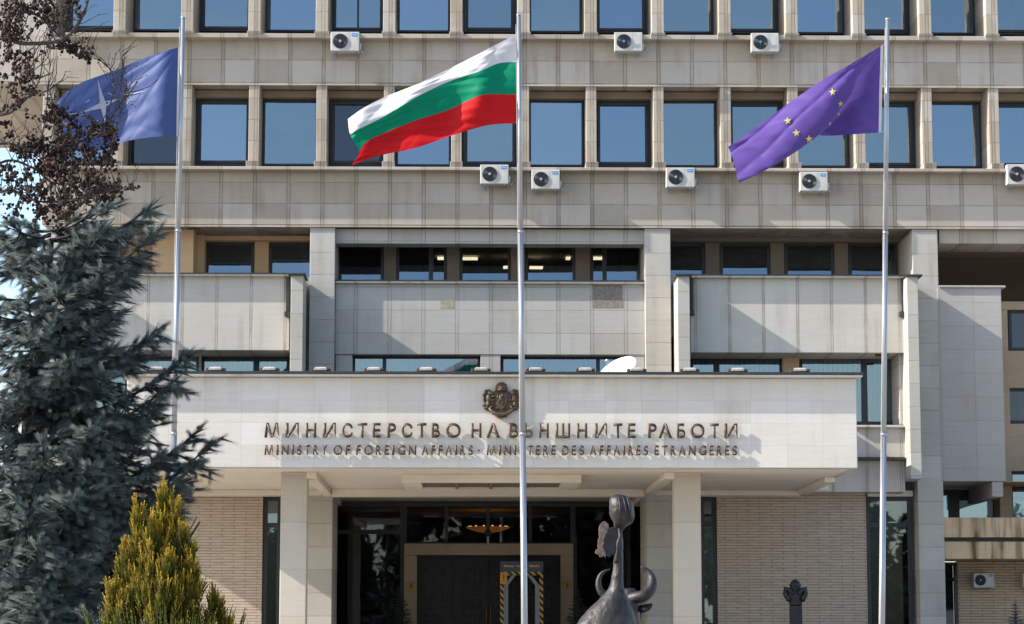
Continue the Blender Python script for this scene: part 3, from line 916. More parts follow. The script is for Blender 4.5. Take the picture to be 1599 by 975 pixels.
# ------------------------------------------------------------------ coat of arms
cr = thing("coat_of_arms", W(783, 653, YC), "bronze coat of arms with crown and two lions above the lettering", "coat of arms")
def CP(px, py, dy): return W(px, py, YC - dy)
def shape(pts, d0, d1): return [(W(x, y, YC - d1).x, W(x, y, YC - d1).z) for x, y in pts], YC - d1, YC - d0
def cpart(name, pts, d0, d1):
    mb = MB(); o, a, b = shape(pts, d0, d1); mb.prism(o, a, b); return mb.build(name, M['crest'], cr, True, bevel=.008)
def blobs(name, lst, mat=None, parent=None):
    mb = MB()
    for (x, y, d, rx, ry) in lst:
        c = CP(x, y, d); k = 0.0147
        mb.ball(c, (rx * k, min(rx, ry) * k * .8, ry * k), 10, 7)
    return mb.build(name, mat or M['crest'], parent or cr, True, smooth=True)
cpart("backing", [(783 + dx, y) for dx, y in [(-28, 622), (-27, 614), (-23, 608), (-18, 609), (-13, 613), (-9, 609), (9, 609), (13, 613), (18, 609), (23, 608), (27, 614), (28, 622), (26, 628), (28, 634), (26, 640), (18, 643), (10, 649), (0, 653), (-10, 649), (-18, 643), (-26, 640), (-28, 634), (-26, 628)]], .004, .075)
sh = cpart("shield", [(774, 614), (792, 614), (792, 630), (788, 637), (783, 640), (778, 637), (774, 630)], .05, .13)
blobs("shield_lion", [(782, 622, .14, 3.2, 5), (784.5, 618, .15, 2.2, 2.2), (779, 627, .14, 1.4, 3.4), (784.5, 629, .14, 1.5, 3.4), (787, 623, .14, 2.6, 1.2), (777, 620, .14, 1, 3)], parent=None)
mb = MB(); c = CP(783, 611, .06)
mb.lathe([(.135, 0), (.14, .03), (.125, .05), (.14, .09), (.12, .15), (.06, .195), (.012, .21)], c, 16)
for a in range(8):
    t = a * math.pi / 4; mb.ball((c[0] + .125 * math.cos(t), c[1] + .125 * math.sin(t), c[2] + .06), .024, 6, 5)
cross = CP(783, 598.5, .06)
mb.box(c[0] - .008, c[0] + .008, c[1] - .01, c[1] + .01, c[2] + .205, cross[2] + .02); mb.box(c[0] - .025, c[0] + .025, c[1] - .009, c[1] + .009, cross[2] - .022, cross[2] - .006)
mb.build("crown", M['crest'], cr, True, smooth=True)
for s in (-1, 1):
    def m_(l): return [(783 + s * dx * 1.1, y, d, rx * 1.08, ry) for dx, y, d, rx, ry in l]
    blobs("lion", m_([(18, 622, .1, 4, 7), (16, 613.5, .12, 3.6, 3.6), (13.2, 614.5, .14, 1.8, 1.5), (17, 609.5, .11, 1.2, 1.6), (11, 619, .13, 3.6, 1.4), (11.5, 625, .13, 3.2, 1.3),
                      (19, 631, .1, 3.2, 4.6), (14.5, 636, .11, 2.4, 2.6), (21, 637, .1, 3.2, 1.4), (24.5, 624, .08, 1.2, 5), (25, 617.5, .08, 1.9, 2.6), (22.5, 611, .08, 1.6, 2.4)]))
    blobs("oak_branch", m_([(9, 641, .09, 4.2, 1.7), (15, 639.5, .09, 3.4, 1.6), (22, 637.5, .08, 3.4, 1.9), (25.5, 633.5, .07, 2, 1.6), (6, 637.5, .09, 2.6, 1.4)]))
mb = MB()
mb.tube([CP(763, 637, .12), CP(768, 642.5, .14), CP(775, 646, .15), CP(783, 647.4, .15), CP(791, 646, .15), CP(798, 642.5, .14), CP(804, 637, .12)], [.02, .035, .042, .042, .042, .035, .02], 8)
mb.tube([CP(774, 650, .08), CP(783, 652.5, .09), CP(792, 650, .08)], [.02, .028, .02], 8)
mb.build("ribbon", M['crest'], cr, True, smooth=True)

# ------------------------------------------------------------------ air conditioning units
def make_ac(label, logo=True):
    r = thing("ac_unit", (0, 0, 0), label, "air conditioner", "air conditioner units on the facade")
    w_, h_, d_ = 0.78, 0.54, 0.30                      # local: x to right, -y to viewer, wall at y = .32
    mb = MB(); mb.box(-w_ / 2, w_ / 2, -d_ / 2, d_ / 2, 0, h_); mb.build("casing", M['white'], r, bevel=.02)
    fx = -.13; fz = .275
    mb = MB(); mb.lathe([(.205, 0), (.205, -.012), (.19, -.014), (.001, -.012)], (fx, -d_ / 2 - .001, fz), 28, axis='y')
    g_ = mb.build("fan_recess", M['black'], r)
    mb = MB()
    for k in range(9):
        rr = .035 + k * .020
        pts = [(fx + rr * math.cos(2 * math.pi * q / 24), -d_ / 2 - .022, fz + rr * math.sin(2 * math.pi * q / 24)) for q in range(25)]
        mb.tube(pts, .003, 4)
    for q in range(8):
        a = q * math.pi / 4
        mb.tube([(fx + .03 * math.cos(a), -d_ / 2 - .022, fz + .03 * math.sin(a)), (fx + .20 * math.cos(a), -d_ / 2 - .02, fz + .20 * math.sin(a))], .004, 4)
    mb.build("grille", M['frame'], g_)
    mb = MB(); mb.lathe([(.038, 0), (.038, -.012), (.001, -.014)], (fx, -d_ / 2 - .024, fz), 14, axis='y'); mb.build("grille_hub", M['grey'] if logo else M['badge'], g_)
    mb = MB(); mb.box(.115, .121, -d_ / 2 - .0015, -d_ / 2 + .01, .02, h_ - .02); mb.build("seam", M['grey'], r)
    bd = None
    if not logo:
        for k in range(5):
            mb = MB(); mb.box(.16, .33, -d_ / 2 - .003, -d_ / 2 + .002, .10 + k * .022, .108 + k * .022); mb.build("vent_slot", M['grey'], r)
    mb = MB(); mb.box(.185, .335, -d_ / 2 - .004, -d_ / 2 + .002, .41, .50); bd = mb.build("badge", M['badge'], r) if logo else None
    xs = .2
    for ch, ww in () if not logo else (("M", .032), ("i", .007), ("d", .022), ("e", .022), ("a", .022)):
        hh = .042 if ch in "Mid" else .030
        me = glyph(ch, xs, xs + ww, .434, .434 + hh, -d_ / 2 - .0065, -d_ / 2 - .0038, .01); xs += ww + .005
        link("badge_letter", me, M['white'], bd)
    for x in (-.27, .27):
        mb = MB(); mb.box(x - .02, x + .02, -d_ / 2 + .02, .318, -.035, -.004); mb.box(x - .02, x + .02, .30, .319, -.10, -.037); mb.build("bracket", M['grey'], r)
    mb = MB(); mb.box(w_ / 2 + .001, w_ / 2 + .045, -.10, .10, .06, .24); mb.build("valve_cover", M['white'], r, bevel=.012)
    mb = MB(); mb.tube([(w_ / 2 + .03, .0, .07), (w_ / 2 + .07, .03, .0), (w_ / 2 + .10, .2, .08), (w_ / 2 + .11, .31, .22)], .016, 6); mb.build("pipe", M['white'], r, smooth=True)
    return r


ACS = [(539, 82, F, "leftmost unit of upper row, under a half open window"),
       (981, 82, F, "middle unit of upper row, between the two right flags"),
       (1194, 83, F, "rightmost unit of upper row, above the purple flag"),
       (772, 289, F, "unit just left of the central flagpole, on lower spandrel"),
       (852, 297, F, "unit just right of the central flagpole, on lower spandrel"),
       (1062, 294, F, "unit on lower spandrel, left of the purple flag tip"),
       (1270, 300, F, "unit on lower spandrel, right below the purple flag"),
       (1594, 290, F, "unit cut by the right edge, on lower spandrel")]
ac0 = None
for k, (px, py, Y, lb) in enumerate(ACS):
    lab = "white outdoor air conditioner, " + lb
    if ac0 is None: o = ac0 = make_ac(lab)
    elif k == 1: o = ac1 = make_ac(lab, False)
    elif k == 2: o = copy_tree(ac1); o["label"] = lab
    else: o = copy_tree(ac0); o["label"] = lab
    o.scale = (rnd.uniform(.96, 1.03),) * 3
    p = W(px, py, Y - .34); o.location = (p.x, Y - .34, p.z)
    o.rotation_euler = (0, 0, 0)
for (px, py, lb) in ((1535, 918, "white outdoor air conditioner on ground floor brick wall, beside the glass door"), (1612, 918, "white outdoor air conditioner cut by right edge on ground floor brick wall")):
    o = copy_tree(ac0); o["label"] = lb
    p = W(px, py, YG - .33); o.location = (p.x, YG - .33, p.z); o.scale = (.72, .95, .72)

# ------------------------------------------------------------------ lamps along the canopy roof, dish
LX = [245, 337, 421, 501, 584, 666, 751, 836, 914, 994, 1077, 1152, 1249]
lamp0 = None
for k, px in enumerate(LX):
    lb = "small white capped roof lamp with rusty ends along the canopy edge"
    Yl = YC + 0.12
    if lamp0 is None:
        lamp0 = thing("roof_lamp", (0, 0, 0), lb, "roof lamp", "roof lamps along the canopy edge")
        mb = MB(); mb.box(-.15, .15, -.10, .10, .05, .10)
        rg = []
        mb.hexa([(-.15, -.10, .101), (.15, -.10, .101), (.15, .10, .101), (-.15, .10, .101), (-.12, -.05, .135), (.12, -.05, .135), (.12, .05, .135), (-.12, .05, .135)])
        mb.build("lamp_cap", M['lampbody'], lamp0, bevel=.01)
        for s in (-1, 1):
            mb = MB(); mb.box(s * .152, s * .225, -.07, .07, .0, .105); mb.build("end_bracket", M['rust'], lamp0, bevel=.008)
        mb = MB(); mb.box(-.14, .14, -.06, .06, .0, .048); mb.build("lamp_base", M['flash'], lamp0)
        o = lamp0
    else: o = copy_tree(lamp0)
    side = ("left end of the row" if k == 0 else "right end of the row" if k == len(LX) - 1 else None)
    names = ["leftmost, nearly hidden by the spruce", "second from left, near the left flagpole", "below left end of the balcony fin", "below the left pilaster", "below left end of the striped blinds",
             "in front of the left striped blinds", "above the coat of arms, to its left", "just right of the central flagpole", "left of the white dish", "touching the white dish on its right",
             "below the right balcony fin", "second from right end", "rightmost of the row"]
    o["label"] = "small white capped roof lamp with rusty ends, " + names[k]
    o.location = (WX(px, Yl, 577), Yl, ZR + .002); o.rotation_euler = (0, 0, rnd.uniform(-.08, .08))

dp = W(962, 583, 60.5)
dish = thing("satellite_dish", (dp.x, 60.5, ZR), "white satellite dish tilted to the left on the canopy roof", "satellite dish")
ax = Vector((-0.52, -0.50, 0.70)).normalized(); u = ax.cross(Vector((0, 0, 1))).normalized(); v = u.cross(ax)
cc = Vector((0.04, 0, .38)); rg = []
for (r, h) in ((.02, -.13), (.16, -.11), (.30, -.075), (.42, -.02), (.48, .02), (.485, .03), (.475, .03), (.41, -.005), (.29, -.06), (.15, -.09), (.02, -.105)):
    rg.append([cc + ax * h + (u * math.cos(2 * math.pi * q / 32) * 1.0 + v * math.sin(2 * math.pi * q / 32) * .92) * r for q in range(32)])
rg = [[cc + (p - cc) * 1.12 for p in r_] for r_ in rg]
mb = MB(); mb.rings(rg); mb.build("reflector", M['dishw'], dish, smooth=True)
mb = MB(); e = cc + ax * .42 - v * .12
mb.tube([cc - v * .42, e], .012, 6); mb.build("feed_arm", M['grey'], dish)
mb = MB(); mb.tube([e - ax * .05, e + ax * .04], .035, 10); mb.build("feed_horn", M['white'], dish)
mb = MB(); mb.tube([(0.05, .1, 0), (.05, .1, .18)], .03, 10); mb.box(-.1, .2, -.05, .25, 0, .015); mb.build("dish_mast", M['grey'], dish)

# ------------------------------------------------------------------ flagpoles and flags
FY = 43.0
def pole(tx, ty, bx, by, label):
    a, b = W(tx, ty, FY), W(bx, by, FY)
    d = b - a; base = a + d * (a.z / (a.z - b.z))
    r = thing("flagpole", base, label, "flagpole", "three tall steel flagpoles before the entrance")
    L = (a - base)
    def at(f): return L * f
    f1 = 1 - (W(tx, ty, FY).z - WZ(362, FY)) / a.z
    f2 = 1 - (a.z - WZ(678, FY)) / a.z
    mb = MB(); mb.tube([at(0), at(f2)], [.058, .051], 20); mb.build("lower_section", M['steel'], r, smooth=True)
    mb = MB(); mb.tube([at(f2 - .001), at(f1)], [.047, .043], 20); mb.build("middle_section", M['steel'], r, smooth=True)
    mb = MB(); mb.tube([at(f1 - .001), at(.998)], [.039, .035], 20); mb.build("upper_section", M['steel'], r, smooth=True)
    mb = MB()
    for f, rr in ((f1, .049), (f2, .057)): mb.tube([at(f - .002), at(f + .002)], rr, 20)
    mb.build("joint_collar", M['steel'], r, smooth=True)
    mb = MB(); mb.tube([at(.9982), at(1.0)], .042, 16); mb.build("pole_cap", M['steel'], r)
    mb = MB(); pts = [at(f) + Vector((-.05, -.05 - .01 * math.sin(f * 9), 0)) for f in np.linspace(.1, .985, 14)]
    mb.tube(pts, .005, 5); mb.build("halyard", M['rope'], r)
    mb = MB(); mb.lathe([(.16, .0), (.16, .03), (.09, .035), (.075, .16), (.063, .17)], (0, 0, 0), 18); mb.build("base_collar", M['steel'], r)
    return r
pole(286, 27, 271.5, 690, "left steel flagpole with pale blue flag, partly behind the spruce")
pole(810, 23, 819, 975, "central steel flagpole with white, green and red flag")
pole(1386, 29, 1377, 975, "right steel flagpole with purple starred flag")


def cr1(p0, p1, p2, p3, t):
    return 0.5 * ((2 * p1) + (-p0 + p2) * t + (2 * p0 - 5 * p1 + 4 * p2 - p3) * t * t + (-p0 + 3 * p1 - 3 * p2 + p3) * t * t * t)


class Cloth:
    """grid[c][r] = (px, py, depth offset); u runs from the hoist, v downwards"""
    def __init__(s, grid, us, vs, wrinkle):
        s.g = [[np.array(q, float) for q in c] for c in grid]; s.us, s.vs, s.wr = us, vs, wrinkle

    def col(s, c, v):
        vs = s.vs; k = max(0, min(len(vs) - 2, int(np.searchsorted(vs, v, 'right')) - 1))
        t = (v - vs[k]) / (vs[k + 1] - vs[k]); G = s.g[c]
        g_ = lambda i: G[i] if 0 <= i < len(G) else (2 * G[0] - G[1] if i < 0 else 2 * G[-1] - G[-2])
        return cr1(g_(k - 1), g_(k), g_(k + 1), g_(k + 2), t)

    def __call__(s, u, v):
        us = s.us; k = max(0, min(len(us) - 2, int(np.searchsorted(us, u, 'right')) - 1))
        t = (u - us[k]) / (us[k + 1] - us[k]); n = len(us)
        def g_(i):
            if i < 0: return 2 * s.col(0, v) - s.col(1, v)
            if i >= n: return 2 * s.col(n - 1, v) - s.col(n - 2, v)
            return s.col(i, v)
        p = cr1(g_(k - 1), g_(k), g_(k + 1), g_(k + 2), t)
        p[2] += s.wr(u, v)
        return p

    def mesh(s, name, nu, nv, mats, mi, parent, head=0):
        S_ = np.array([[s(u, v) for v in np.linspace(0, 1, nv + 1)] for u in np.linspace(0, 1, nu + 1)])
        s.samp = S_.reshape(-1, 3)
        vv = [tuple(W(p[0], p[1], FY + p[2])) for p in s.samp]
        ff, mm = [], []
        for i in range(nu):
            for j in range(nv):
                a = i * (nv + 1) + j
                ff.append((a, a + 1, a + nv + 2, a + nv + 1)); mm.append(head if head and i < 2 else mi((j + .5) / nv))
        me = bpy.data.meshes.new(name); me.from_pydata(vv, [], ff); me.polygons.foreach_set("material_index", mm)
        o = link(name, me, mats, parent, parent is not None, smooth=True)
        return o

    def near(s, px, py):
        d = (s.samp[:, 0] - px) ** 2 + (s.samp[:, 1] - py) ** 2
        m = d < max(4.0, d.min() + 2.0)
        return s.samp[m][:, 2].min()

    def pt(s, px, py, off=.016): return W(px, py, FY + s.near(px, py) - off)


def radial(cx, cy, k, amp, ph=0):
    return lambda u, v: amp * math.sin(k * math.atan2(v - cy, u - cx + 1e-3) + ph) * min(1, u * 3)


def crisp(a, amp):                                    # narrow ridges between broad troughs
    return amp * ((1 - abs(math.sin(a))) ** 2 - .35)


def flag_root(px, py, label):
    return thing("flag", W(px, py, FY), label, "flag", "three flags flying from the flagpoles")


# --- white, green, red
fl = flag_root(806, 193, "white, green and red striped flag blowing left from the central pole")
V4 = [0, 1 / 3, 2 / 3, 1]
G = [[(805.5, 54, 0), (806, 97, 0), (806, 148, 0), (806, 193, 0)],
     [(780, 67, -.10), (779, 99, .06), (780, 147.5, -.05), (779, 194, .0)],
     [(750, 83, .05), (750, 111, -.10), (748, 150, -.14), (752, 198, .03)],
     [(700, 108, .10), (700, 128, .0), (700, 172, .16), (702, 213, .04)],
     [(650, 132, .0), (650, 152, -.12), (650, 188, .10), (650, 231, -.02)],
     [(600, 152, .12), (600, 182, -.05), (600, 208, .12), (602, 241, .0)],
     [(566, 170, .0), (562, 201, -.16), (572, 222, .06), (570, 250, .14)],
     [(543, 186, .08), (547, 211, -.06), (561, 238, -.03), (548, 259.5, .12)]]
bgf = Cloth(G, [0, .1, .21, .4, .59, .78, .91, 1], V4,
            lambda u, v: crisp(15 * (v * .8 + u * .35), .026) * min(1, u * 5) + crisp(math.atan2(v + .05, u + .04) * 7, .022) * min(1, u * 5) * max(0, 1 - 1.5 * u) + .012 * math.sin(19 * u - 9 * v + 1)
            + crisp(17 * u - 8 * v, .018) * u + .006 * math.sin(60 * v + 31 * u))
cl = [cloth("white_flag_cloth", (0.60, 0.575, 0.58), .35), cloth("green_flag_cloth", (0.0, 0.20, 0.105), .3), cloth("red_flag_cloth", (0.47, 0.008, 0.011), .3)]
bgf.mesh("flag_cloth", 110, 54, cl, lambda v: min(2, int(v * 3)), fl)
mb = MB()
for py in (55, 192): a = W(805, py, FY); mb.tube([a, W(810.5, py - 1, FY)], .012, 6)
mb.build("clip", M['steel'], fl, True)

# --- blue with compass star
fl = flag_root(281, 213, "pale blue flag with a white compass star behind bare twigs")
V4n = [0, .33, .66, 1]
G = [[(282, 73, 0), (281, 118, 0), (280, 165, 0), (279, 213, 0)],
     [(258, 80, -.04), (256, 122, -.10), (254, 168, -.14), (256, 213.5, -.10)],
     [(233, 88, .06), (230, 128, .0), (229, 172, -.04), (232, 215, -.06)],
     [(187, 107, .16), (188, 140, .24), (190, 180, .20), (192, 222, .10)],
     [(160, 117, .10), (162, 150, .28), (164, 192, .26), (158, 235, .18)],
     [(130, 128, .0), (136, 162, .16), (138, 200, .2), (132, 234, .2)],
     [(104, 144, -.06), (110, 172, .02), (115, 204, .08), (118, 232, .1)],
     [(88, 161, -.06), (95, 186, -.08), (100, 208, 0), (108, 230, 0)]]
ntf = Cloth(G, [0, .12, .25, .47, .61, .76, .9, 1], V4n,
            lambda u, v: crisp(math.atan2(v + .06, u + .03) * 8.5, .030) * min(1, u * 5) * max(0, 1 - 1.5 * u) + crisp(math.atan2(1.06 - v, u + .03) * 6, .022) * min(1, u * 5) * max(0, 1 - 2.2 * u)
            + .010 * math.sin(31 * (v - .6 * u) + 1) * min(1, u * 2) + crisp(9 * v - 14 * u, .012) * min(1, u * 2))
ntf.mesh("flag_cloth", 110, 60, [cloth("blue_flag_cloth", (0.052, 0.082, 0.215), .25, .15, .5), cl[0]], lambda v: 0, fl, 1)
mb = MB()
def ray_poly(c, tip, wpx, n=10):
    c, tip = np.array(c, float), np.array(tip, float); d = tip - c; L = np.hypot(*d); nrm = np.array([-d[1], d[0]]) / L
    prev = None
    for k in range(n + 1):
        t = k / n; ww = wpx * (1 - t) ** 1.15 + .35
        p = c + d * t; a, b = p + nrm * ww, p - nrm * ww
        A, B_ = ntf.pt(*a), ntf.pt(*b)
        if prev: mb.face([prev[0], prev[1], B_, A])
        prev = (A, B_)
C_ = (161, 164)
for tip, wd in (((153, 126), 4.6), ((164, 193), 4.6), ((127, 176), 4.8), ((184, 155), 4.8)): ray_poly(C_, tip, wd)
st_m = cloth("star_white_cloth", (0.50, 0.51, 0.56), .3)
mb.build("compass_star", st_m, fl, True)
for a_, b_ in (((192, 149), (224, 143)), ((122, 177), (96, 180)), ((140, 156), (133, 161)), ((178, 150), (168, 145)), ((135, 180), (146, 190)), ((152, 188), (157, 194))):
    mb = MB(); ray_poly(a_, b_, .7, 5); mb.build("compass_line", st_m, fl, True)
mb = MB()
for py in (74, 212): mb.tube([W(281, py, FY), W(286.5 if py < 100 else 282.5, py - 1, FY)], .012, 6)
mb.build("clip", M['steel'], fl, True)

# --- purple with stars
fl = flag_root(1376, 208, "purple flag with yellow stars blowing left, its lower part folded behind")
VE = [0, .3, .55, .78, 1]
G = [[(1379, 70, 0), (1378, 106, 0), (1377.5, 140, 0), (1377, 172, 0), (1376, 207, 0)],
     [(1352, 86, -.10), (1351, 116, .0), (1346, 147, .13), (1346, 172, .10), (1347, 209, .06)],
     [(1322, 104, -.14), (1323, 135, -.20), (1321, 157, -.05), (1318, 176, .24), (1318, 211, .2)],
     [(1290, 122, -.12), (1293, 158, -.28), (1294, 196, -.22), (1285, 196, .2), (1284, 212, .3)],
     [(1245, 152, -.05), (1250, 184, -.26), (1253, 228, -.22), (1252, 222, .12), (1250, 206, .32)],
     [(1190, 192, .02), (1198, 221, -.14), (1204, 260, -.20), (1204, 250, .06), (1198, 240, .22)],
     [(1137, 230, .05), (1144, 247, .0), (1154, 285, -.1), (1160, 268, .1), (1152, 258, .2)]]
euf = Cloth(G, [0, .13, .27, .43, .62, .82, 1], VE,
            lambda u, v: crisp(11 * (v - .5 * u) + .5, .028) * min(1, u * 4) + crisp(math.atan2(v + .05, u + .04) * 8, .026) * min(1, u * 5) * max(0, 1 - 1.6 * u)
            + crisp(15 * u + 7 * v, .022) * u + .008 * math.sin(37 * v + 50 * u))
euf.mesh("flag_cloth", 110, 90, [cloth("purple_flag_cloth", (0.098, 0.054, 0.25), .25, .15, .5), cl[0]], lambda v: 0, fl, 1)
ys = cloth("yellow_star_cloth", (0.60, 0.50, 0.15), .3)
for (px, py, r, sx_) in ((1300, 144, 6.4, .95), (1312.5, 162.5, 5.8, .85), (1309.5, 178.5, 4.4, .62), (1296, 193.5, 3.6, .6), (1230, 189, 6.2, 1), (1243.5, 208, 6.4, 1), (1263.5, 217.5, 6.6, 1)):
    mb = MB(); c = euf.pt(px, py)
    ring = []
    for q in range(10):
        a = math.pi / 2 + q * math.pi / 5 + .12; rr = r if q % 2 == 0 else r * .40
        ring.append((px + math.cos(a) * rr * sx_, py - math.sin(a) * rr))
    for q in range(10):
        m0 = ((px + ring[q][0]) / 2, (py + ring[q][1]) / 2); m1 = ((px + ring[(q + 1) % 10][0]) / 2, (py + ring[(q + 1) % 10][1]) / 2)
        mb.face([c, euf.pt(*m0), euf.pt(*m1)]); mb.face([euf.pt(*m0), euf.pt(*ring[q]), euf.pt(*ring[(q + 1) % 10]), euf.pt(*m1)])
    mb.build("star", ys, fl, True)
mb = MB()
for (py, x2) in ((71, 1385), (207, 1383)): mb.tube([W(1377, py, FY), W(x2, py - 1, FY)], .012, 6)
mb.build("clip", M['steel'], fl, True)

# ------------------------------------------------------------------ bits at the entrance
YP = YE - .46
for (px, lb) in ((642, "brass plaque on left jamb of the door portal"), (886, "brass plaque on right jamb of the door portal")):
    mb = MB(); c = W(px, 911, YP - .012)
    r = thing("plaque", (c.x, YP, c.z - .2), lb, "plaque")
    mb.box(-.14, .14, -.014, -.001, 0, .26); mb.build("plate", M['gold'], r, bevel=.004)
    mb = MB(); mb.box(-.03, .03, -.017, -.0142, .07, .19); mb.box(-.06, .06, -.017, -.0142, .21, .225); mb.build("emblem", M['bronze'], r)
c = W(762, 833, YP + .1)
lampo = thing("door_lamp", (c.x, YP + .15, ptop), "small black globe lamp on a white post atop the door portal", "lamp")
mb = MB(); mb.tube([(0, 0, 0), (0, 0, .22)], .03, 10); mb.build("lamp_post", M['white'], lampo)
mb = MB(); mb.ball((0, 0, .30), .10, 16, 10); mb.build("globe", M['black'], lampo, smooth=True)
# chandelier inside the hall
YH = 75.5
c = W(762, 830, YH)
ch = thing("chandelier", (c.x, YH, c.z), "glowing amber bowl chandelier seen through the transom glass above the doors", "chandelier")
mb = MB(); mb.lathe([(.05, -.06), (.3, -.02), (.55, .05), (.68, .12), (.66, .13), (.5, .07), (.05, -.03)], (0, 0, 0), 32); mb.build("bowl", M['amber'], ch, smooth=True)
mb = MB()
for q in range(14):
    a = 2 * math.pi * q / 14; mb.ball((.58 * math.cos(a), .58 * math.sin(a), .13), .03, 8, 6)
mb.build("bulb", M['bulb'], ch, smooth=True)
mb = MB(); mb.tube([(0, 0, -.03), (0, 0, max(.3, ZC - c.z - .02))], .02, 8); mb.build("stem", M['gold'], ch)
# walk-through detector gate
YD = YE - 1.3
gx = [WX(p, YD, 900) for p in (781, 848)]
zt = WZ(877, YD)
gw = gx[1] - gx[0]
dg = thing("detector_gate", ((gx[0] + gx[1]) / 2, YD, TER + .004), "walk-through security gate with yellow and black striped posts before the doors", "security gate")
H = zt - TER - .004; hw = gw / 2; hz = H - (WZ(877, YD) - WZ(893, YD))
mb = MB(); mb.box(-hw, hw, -.1, .35, hz, H); 
for k in range(17):
    if k in (5, 11): continue
    x = -hw + .13 + k * (gw - .26) / 16; mb.box(x - .022, x + .022, -.106, -.101, hz + .17 - .045, hz + .17 + rnd.choice((.0, .012)), 1)
mb.build("header", [M['navy'], M['orange']], dg)
mb = MB(); mb.box(-hw + .003, hw - .003, -.08, .3, hz - .10, hz - .003); mb.build("top_bar", M['tape'], dg)
for s in (-1, 1):
    mb = MB(); mb.box(s * hw, s * (hw - .10), -.08, .3, 0, hz - .102); mb.build("post", M['tape'], dg)
    mb = MB(); mb.box(s * (hw - .102), s * (hw - .22), -.05, .3, 0, hz - .38)
    mb.hexa([(s * (hw - .102), -.05, hz - .378), (s * (hw - .22), -.05, hz - .378), (s * (hw - .22), .3, hz - .378), (s * (hw - .102), .3, hz - .378),
             (s * (hw - .32), -.05, hz - .105), (s * (hw - .42), -.05, hz - .105), (s * (hw - .42), .3, hz - .105), (s * (hw - .32), .3, hz - .105)])
    mb.build("inner_panel", M['grey'], dg)
mb = MB(); mb.box(-hw + .0, -hw + .19, -.092, -.0815, hz - .34, hz - .02); st = mb.build("warning_sticker", M['orange'], dg)
mb = MB(); mb.box(-hw + .085, -hw + .11, -.096, -.0922, hz - .2, hz - .07); mb.box(-hw + .085, -hw + .11, -.096, -.0922, hz - .26, hz - .23); mb.build("exclamation_mark", M['black'], st)

# dome cameras under the eaves
for (px, py, Y, lb) in ((1013, 141, F + .72, "small dark dome camera under lintel of upper window row"), (1377, 553, PF + .3, "flat dark floodlight under right balcony"),
                        (303, 355, F + .6, "dark floodlight under soffit of left loggia"), (475, 364, F + 1.6, "dark box floodlight in corner of left loggia")):
    c = W(px, py, Y)
    if "dome" in lb:
        r = thing("dome_camera", (c.x, c.y, c.z), lb, "camera"); mb = MB(); mb.box(-.06, .06, -.06, .06, .02, .07); mb.build("mount", M['black'], r, bevel=.008)
        mb = MB(); mb.ball((0, 0, 0), .065, 12, 8); mb.build("dome", M['black'], r, smooth=True)
    else:
        r = thing("floodlight", (c.x, c.y, c.z), lb, "floodlight"); mb = MB(); mb.box(-.17, .17, -.1, .12, -.05, .04); mb.build("housing", M['flash'], r, bevel=.015)
        mb = MB(); mb.box(-.03, .03, -.02, .02, .042, .10); mb.build("mount", M['black'], r)

# ------------------------------------------------------------------ sculptures
YT = 35.0
def SP(px, py, dy=0.0): return W(px, py, YT + dy)
K = 35.0 / FPX * 1.012                      # metres per photo pixel at the statue
base = SP(955, 1010); base.z = 0
stt = thing("bronze_sculpture", (base.x, YT, 0), "tall bronze figure with egg shaped head and long neck beside a horned bull", "sculpture")
def loft(secs, n=20, seed=0, rough=.0):
    """secs: (px left, px right, py, depth factor, depth offset)"""
    rg = []
    rr = random.Random(seed)
    for (l, r, y, df, dy) in secs:
        c = SP((l + r) / 2, y, dy); a = (r - l) / 2 * K; ring = []
        for q in range(n):
            t = 2 * math.pi * q / n
            k = 1 + rr.uniform(-rough, rough)
            ring.append((c.x + a * math.cos(t) * k, c.y + a * df * math.sin(t) * k, c.z + rr.uniform(-rough, rough) * a * .3))
        rg.append(ring)
    return rg
mb = MB()
body = [(962, 963.5, 771.5, 1, 0), (956, 974, 773.5, 1, 0), (952.5, 983, 778, 1, 0), (950.8, 988.5, 786, 1.05, 0), (950.8, 990.2, 795, 1.05, 0), (952.5, 990.6, 804, 1.0, 0), (955.5, 990, 812, .95, 0),
        (958, 986, 819, .8, .0), (959.5, 976, 824, .75, .02), (959.8, 970.5, 829, .9, .03), (959.5, 971, 836, .9, .03), (960.5, 973, 846, .9, .02), (959.5, 973.5, 858, .9, .0), (959, 972.5, 872, .9, 0),
        (957.5, 973, 886, .95, 0), (955.5, 973.2, 900, 1, 0), (953, 973.5, 914, 1, 0), (949, 974.5, 922, 1, 0), (942, 978, 930, .9, 0), (931, 982.5, 940, .8, 0), (919, 987.5, 952, .72, 0), (908, 992, 964, .68, 0),
        (899, 995, 977, .66, 0), (890, 999, 1000, .64, 0), (884, 1002, 1030, .62, 0), (886, 1000, 1070, .62, 0), (895, 994, 1110, .66, 0), (900, 990, 1150, .7, 0)]
mb.rings(loft(body, 28, 3, .022))
fig = mb.build("figure", M['statue'], stt, True, smooth=True)
sm = fig.modifiers.new("smooth", 'SUBSURF'); sm.render_levels = 2; sm.levels = 2
ctex = bpy.data.textures.new("cast_relief", 'CLOUDS'); ctex.noise_scale = 0.11; ctex.noise_depth = 3
dm = fig.modifiers.new("relief", 'DISPLACE'); dm.texture = ctex; dm.strength = 0.028; dm.mid_level = 0.5; dm.texture_coords = 'GLOBAL'
